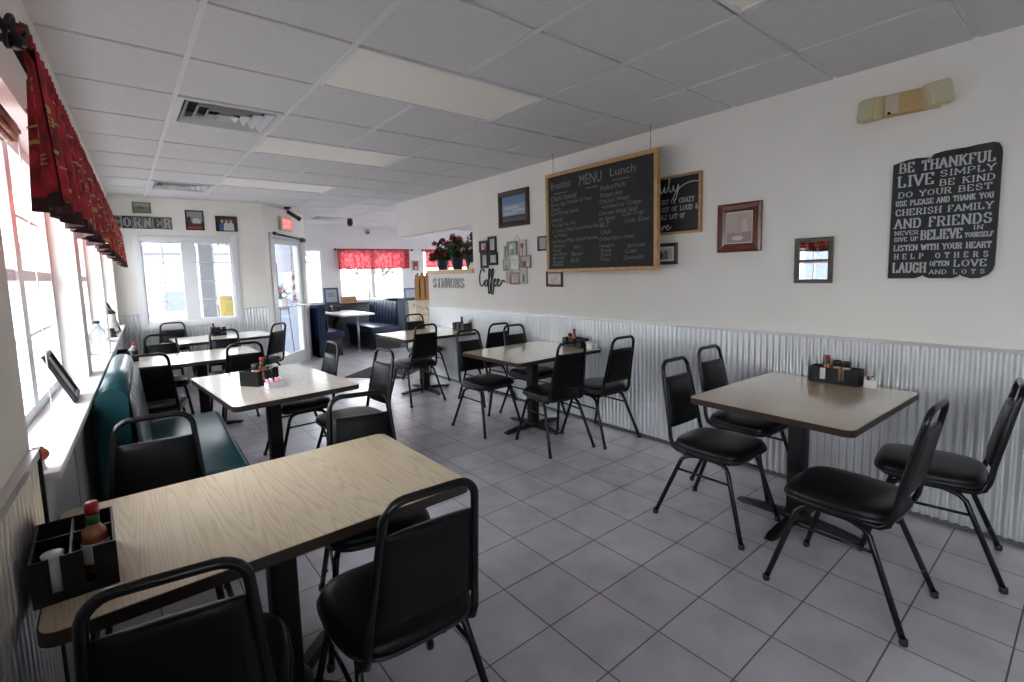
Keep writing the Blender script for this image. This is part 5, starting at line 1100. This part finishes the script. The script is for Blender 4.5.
def marble():
    m = bpy.data.materials.new('floral_marble'); m.use_nodes = True; nt = m.node_tree; b = nt.nodes['Principled BSDF']; tc = nt.nodes.new('ShaderNodeTexCoord'); n = nt.nodes.new('ShaderNodeTexNoise'); n.inputs['Scale'].default_value = 5; n.inputs['Detail'].default_value = 3; n.inputs['Distortion'].default_value = 1.2
    nt.links.new(tc.outputs['Object'], n.inputs['Vector']); cr = nt.nodes.new('ShaderNodeValToRGB'); cr.color_ramp.elements[0].position = 0.52; cr.color_ramp.elements[0].color = (0.62, 0.58, 0.48, 1); cr.color_ramp.elements[1].position = 0.66; cr.color_ramp.elements[1].color = (0.55, 0.28, 0.08, 1); nt.links.new(n.outputs['Fac'], cr.inputs[0]); nt.links.new(cr.outputs[0], b.inputs['Base Color']); return m
t = empty('serving_counter', (4.05, 7.125, 0), 'cream and orange patterned counter past the wall end, under the crate', 'counter'); m = MB(); m.box(-0.40, 0.40, -0.125, 0.125, 0.08, 0.985); m.build('body', marble(), t); m = MB(); m.box(-0.41, 0.41, -0.13, 0.13, 0.985, 1.01, 0.004); m.build('countertop', mat('pale_stone', (0.66, 0.64, 0.58), 0.35), t); m = MB(); m.box(-0.38, 0.38, -0.11, 0.11, 0, 0.08); m.build('plinth', M_BLK, t)
PINE = wood('crate_pine', (0.56, 0.30, 0.10), (0.42, 0.20, 0.06), (40, 40, 3))
t = empty('wooden_crate', place((3.895, 7.13, 1.0105), -25), 'orange-brown slatted crate standing on end on the counter past the flower shelf', 'crate')
for k in range(4):
    m = MB(); x = -0.123+0.082*k; m.box(x-0.030, x+0.030, -0.085, -0.072, 0.0, 0.42, 0.003); m.build('slat', PINE, t)
for z in (0.03, 0.37):
    m = MB(); m.box(-0.16, 0.16, -0.072, -0.060, z-0.02, z+0.02); m.box(-0.16, -0.148, -0.060, 0.075, z-0.02, z+0.02); m.box(0.148, 0.16, -0.060, 0.075, z-0.02, z+0.02); m.build('rail', PINE, t)
m = MB(); m.box(-0.16, 0.16, 0.075, 0.087, 0, 0.40); m.build('back_panel', PINE, t)
rr = random.Random(12)
for k in range(4):
    jp = place((3.895, 7.13, 1.0115), -25) @ Vector((-0.105+0.07*k, 0.005+0.02*(k % 2), 0))
    t = empty('dark_jar', tuple(jp), ['small dark jar inside the crate, closest to the booths', 'small rust-capped jar inside the crate, second from the booths', 'dark jar inside the crate, third from the booths', 'rust-capped jar inside the crate, closest to the flower shelf'][k], 'jar', 'jars inside the slatted crate'); hh = 0.40+0.03*rr.random()
    m = MB(); m.lathe([(0.026, 0), (0.028, 0.01), (0.028, hh-0.06), (0.012, hh-0.02), (0.012, hh)]); m.build('jar', mat('dark_glass', (0.03, 0.015, 0.012), 0.15), t); m = MB(); m.lathe([(0.014, hh), (0.014, hh+0.03)]); m.build('cap', mat('rust', (0.22, 0.06, 0.03), 0.5) if k % 2 else M_BLK, t)
# beyond the glass door: striped windsock and a flower stand
DP = lambda s, d: DM @ Vector((-d, s, 0))
t = empty('striped_flag', (2.355, 8.93, 1.45), 'red and white striped flag hanging outside the glass door', 'flag')
m = MB(); m.M = Matrix.Rotation(A50, 4, 'Z'); cols = [M_PAPER, mat('flag_red', (0.45, 0.03, 0.04), 0.8)]
for k in range(7):
    m.cur = k % 2; z1, z0 = 0.12-0.085*k, 0.12-0.085*(k+1); n = 8; vs = []
    for z in (z0, z1):
        for i in range(n+1): u = i/n; vs.append((-0.075+0.15*u, 0.018*math.sin(u*7), z+0.08*(u-0.5)))
    m.add(vs, [(i, i+1, n+2+i, n+1+i) for i in range(n)], True)
m.build('cloth', cols, t); m = MB(); m.tube([(-0.045, -0.05, 0.10), (-0.02, -0.01, 0.22), (-0.02, -0.01, 0.9)], 0.005, 6); m.build('pole', M_BLK, t)
t = empty('flower_stand', (2.12, 8.90, -0.019), 'pot of pink and white flowers on a wire stand outside the glass door', 'flowers')
m = MB()
for k in range(3): a = 2*PI*k/3; m.tube([(0.16*math.cos(a), 0.16*math.sin(a), 0), (0.10*math.cos(a), 0.10*math.sin(a), 0.95)], 0.007, 6)
m.tube([(0.11*math.cos(2*PI*k/16), 0.11*math.sin(2*PI*k/16), 0.93) for k in range(16)], 0.007, 6, close=True); m.build('stand', M_BLK, t)
m = MB(); m.lathe([(0.08, 0.90), (0.12, 1.08), (0.125, 1.10), (0.11, 1.10)]); m.build('pot', M_PAPER, t); m = MB(); rr = random.Random(3)
for k in range(140):
    c = Vector((max(-.15, min(.15, rr.gauss(0, .08))), max(-.13, min(.15, rr.gauss(0, .08))), 1.18+rr.gauss(0, .06))); d = Vector((rr.gauss(0, 1), rr.gauss(0, 1), rr.gauss(0, 1))).normalized()*.04; e = d.orthogonal().normalized()*.018; m.add([c-d, c+e, c+d, c-e], [(0, 1, 2, 3)], False)
m.build('foliage', M_GREEN, t)
for k in range(9):
    m = MB(); m.sphere((rr.gauss(0, .09), rr.gauss(0, .09), 1.24+rr.gauss(0, .04)), 0.035, seg=8, rings=5); m.build('blossom', mat('hot_pink', (0.55, 0.05, 0.16), 0.6) if k % 3 else M_PAPER, t)
# ------------------------------------------------------------------ outside
mb = MB(); mb.box(-40, 50, -40, 60, -0.35, -0.15); struct(mb.build('ground', mat('pavement', (0.30, 0.30, 0.31), 0.8, noise=0.1, nscale=0.6)))
def house(name, label, x0, x1, y0, y1, h, col, face, doors=()):
    t = empty(name, (0, 0, 0), label, 'building')
    m = MB(); m.box(x0, x1, y0, y1, -0.15, h); m.build('wall', mat(name+'_siding', col, 0.8, noise=0.05, nscale=2), t)
    m = MB(); m.box(x0-0.4, x1+0.4, y0-0.4, y1+0.4, h, h+0.25); m.build('roof', mat('roof_grey', (0.16, 0.16, 0.17), 0.8), t)
    for (a, b, za, zb) in doors:
        m = MB()
        if face == 'y': m.box(a, b, y0-0.06, y0, za, zb)
        else: m.box(x1, x1+0.06, a, b, za, zb)
        m.build('window', mat('far_window', (0.10, 0.12, 0.15), 0.4), t)
    return t
house('neighbour_building', 'white building across the street outside the end-wall window', -8, 4.5, 19, 27, 2.3, (0.36, 0.36, 0.36), 'y', [(1.05, 1.65, 0.5, 1.1), (-3.4, -2.6, 0.6, 1.4), (-6, -5.2, 0.6, 1.4)])
house('side_building', 'pale building outside the long row of windows', -22, -14, -4, 20, 3.4, (0.40, 0.40, 0.40), 'x', [(0, 1.5, 0.9, 2.2), (6, 7.5, 0.9, 2.2), (12, 13.5, 0.9, 2.2)])
def tree(x, y, h, r, label):
    t = empty('tree', (x, y, -0.15), label, 'tree', 'trees beyond the booth windows'); m = MB(); m.tube([(0, 0, 0), (0.1, 0, h*0.35), (0, 0.1, h*0.6)], [0.2, 0.15, 0.08]); m.build('trunk', mat('bark', (0.12, 0.09, 0.07), 0.9), t)
    m = MB(); rr = random.Random(int(x*100))
    for k in range(900):
        a, b, c = rr.gauss(0, 1), rr.gauss(0, 1), rr.gauss(0, 1); q = Vector((a, b, c)).normalized()*r*rr.uniform(0.6, 1.0); q.z *= 0.8; q.z += h*0.65
        u = Vector((rr.gauss(0, 1), rr.gauss(0, 1), rr.gauss(0, 1))).normalized()*0.22; v = u.orthogonal().normalized()*0.14
        m.add([q-u, q+v, q+u, q-v], [(0, 1, 2, 3)], False)
    m.build('foliage', mat('leaf_green', (0.06, 0.12, 0.05), 0.8), t)
tree(6.6, 30, 5.5, 2.6, 'bushy green tree seen through the narrow window beside the door')
tree(12.5, 30, 5, 2.4, 'bushy green tree seen through the wide curtained booth window')
# porch posts and a yellow board outside the end window
t = empty('porch_post', (1.155, 9.6, -0.15), 'pale grey porch post standing outside the double window', 'post')
m = MB(); m.box(-0.10, 0.10, -0.10, 0.10, 0.12, 2.74); m.build('shaft', mat('post_grey', (0.17, 0.18, 0.20), 0.6), t)
m = MB(); m.box(-0.14, 0.14, -0.14, 0.14, 0.0, 0.12, 0.01); m.build('base', mat('post_grey', (0.17, 0.18, 0.20), 0.6), t)
t = empty('added_knee_wall', (2.35, 11.3, -0.15), 'added low wall lending the glass door a blue-grey tone', 'wall')  # invented wall; its colour tones down the bright door glass
m = MB(); m.box(-0.85, 0.85, -0.06, 0.06, 0, 1.05); m.build('panel', mat('blue_grey_paint', (0.13, 0.155, 0.20), 0.7), t); m = MB(); m.box(-0.88, 0.88, -0.09, 0.09, 1.05, 1.10, 0.006); m.build('coping', mat('post_grey', (0.17, 0.18, 0.20), 0.6), t)
t = empty('notice_board', (1.565, 10.6, -0.15), 'yellow board standing outside beside the grey porch post', 'board')
m = MB(); m.box(-0.125, 0.125, -0.02, 0.02, 0.55, 1.28, 0.01); m.build('panel', mat('yellow_paint', (0.40, 0.31, 0.09), 0.6), t)
for s in (-0.1, 0.1): MB().box(s-0.02, s+0.02, -0.02, 0.02, 0, 0.55).build('leg', mat('post_grey', (0.17, 0.18, 0.20), 0.6), t)
# flowers and striped flag beyond the glass door
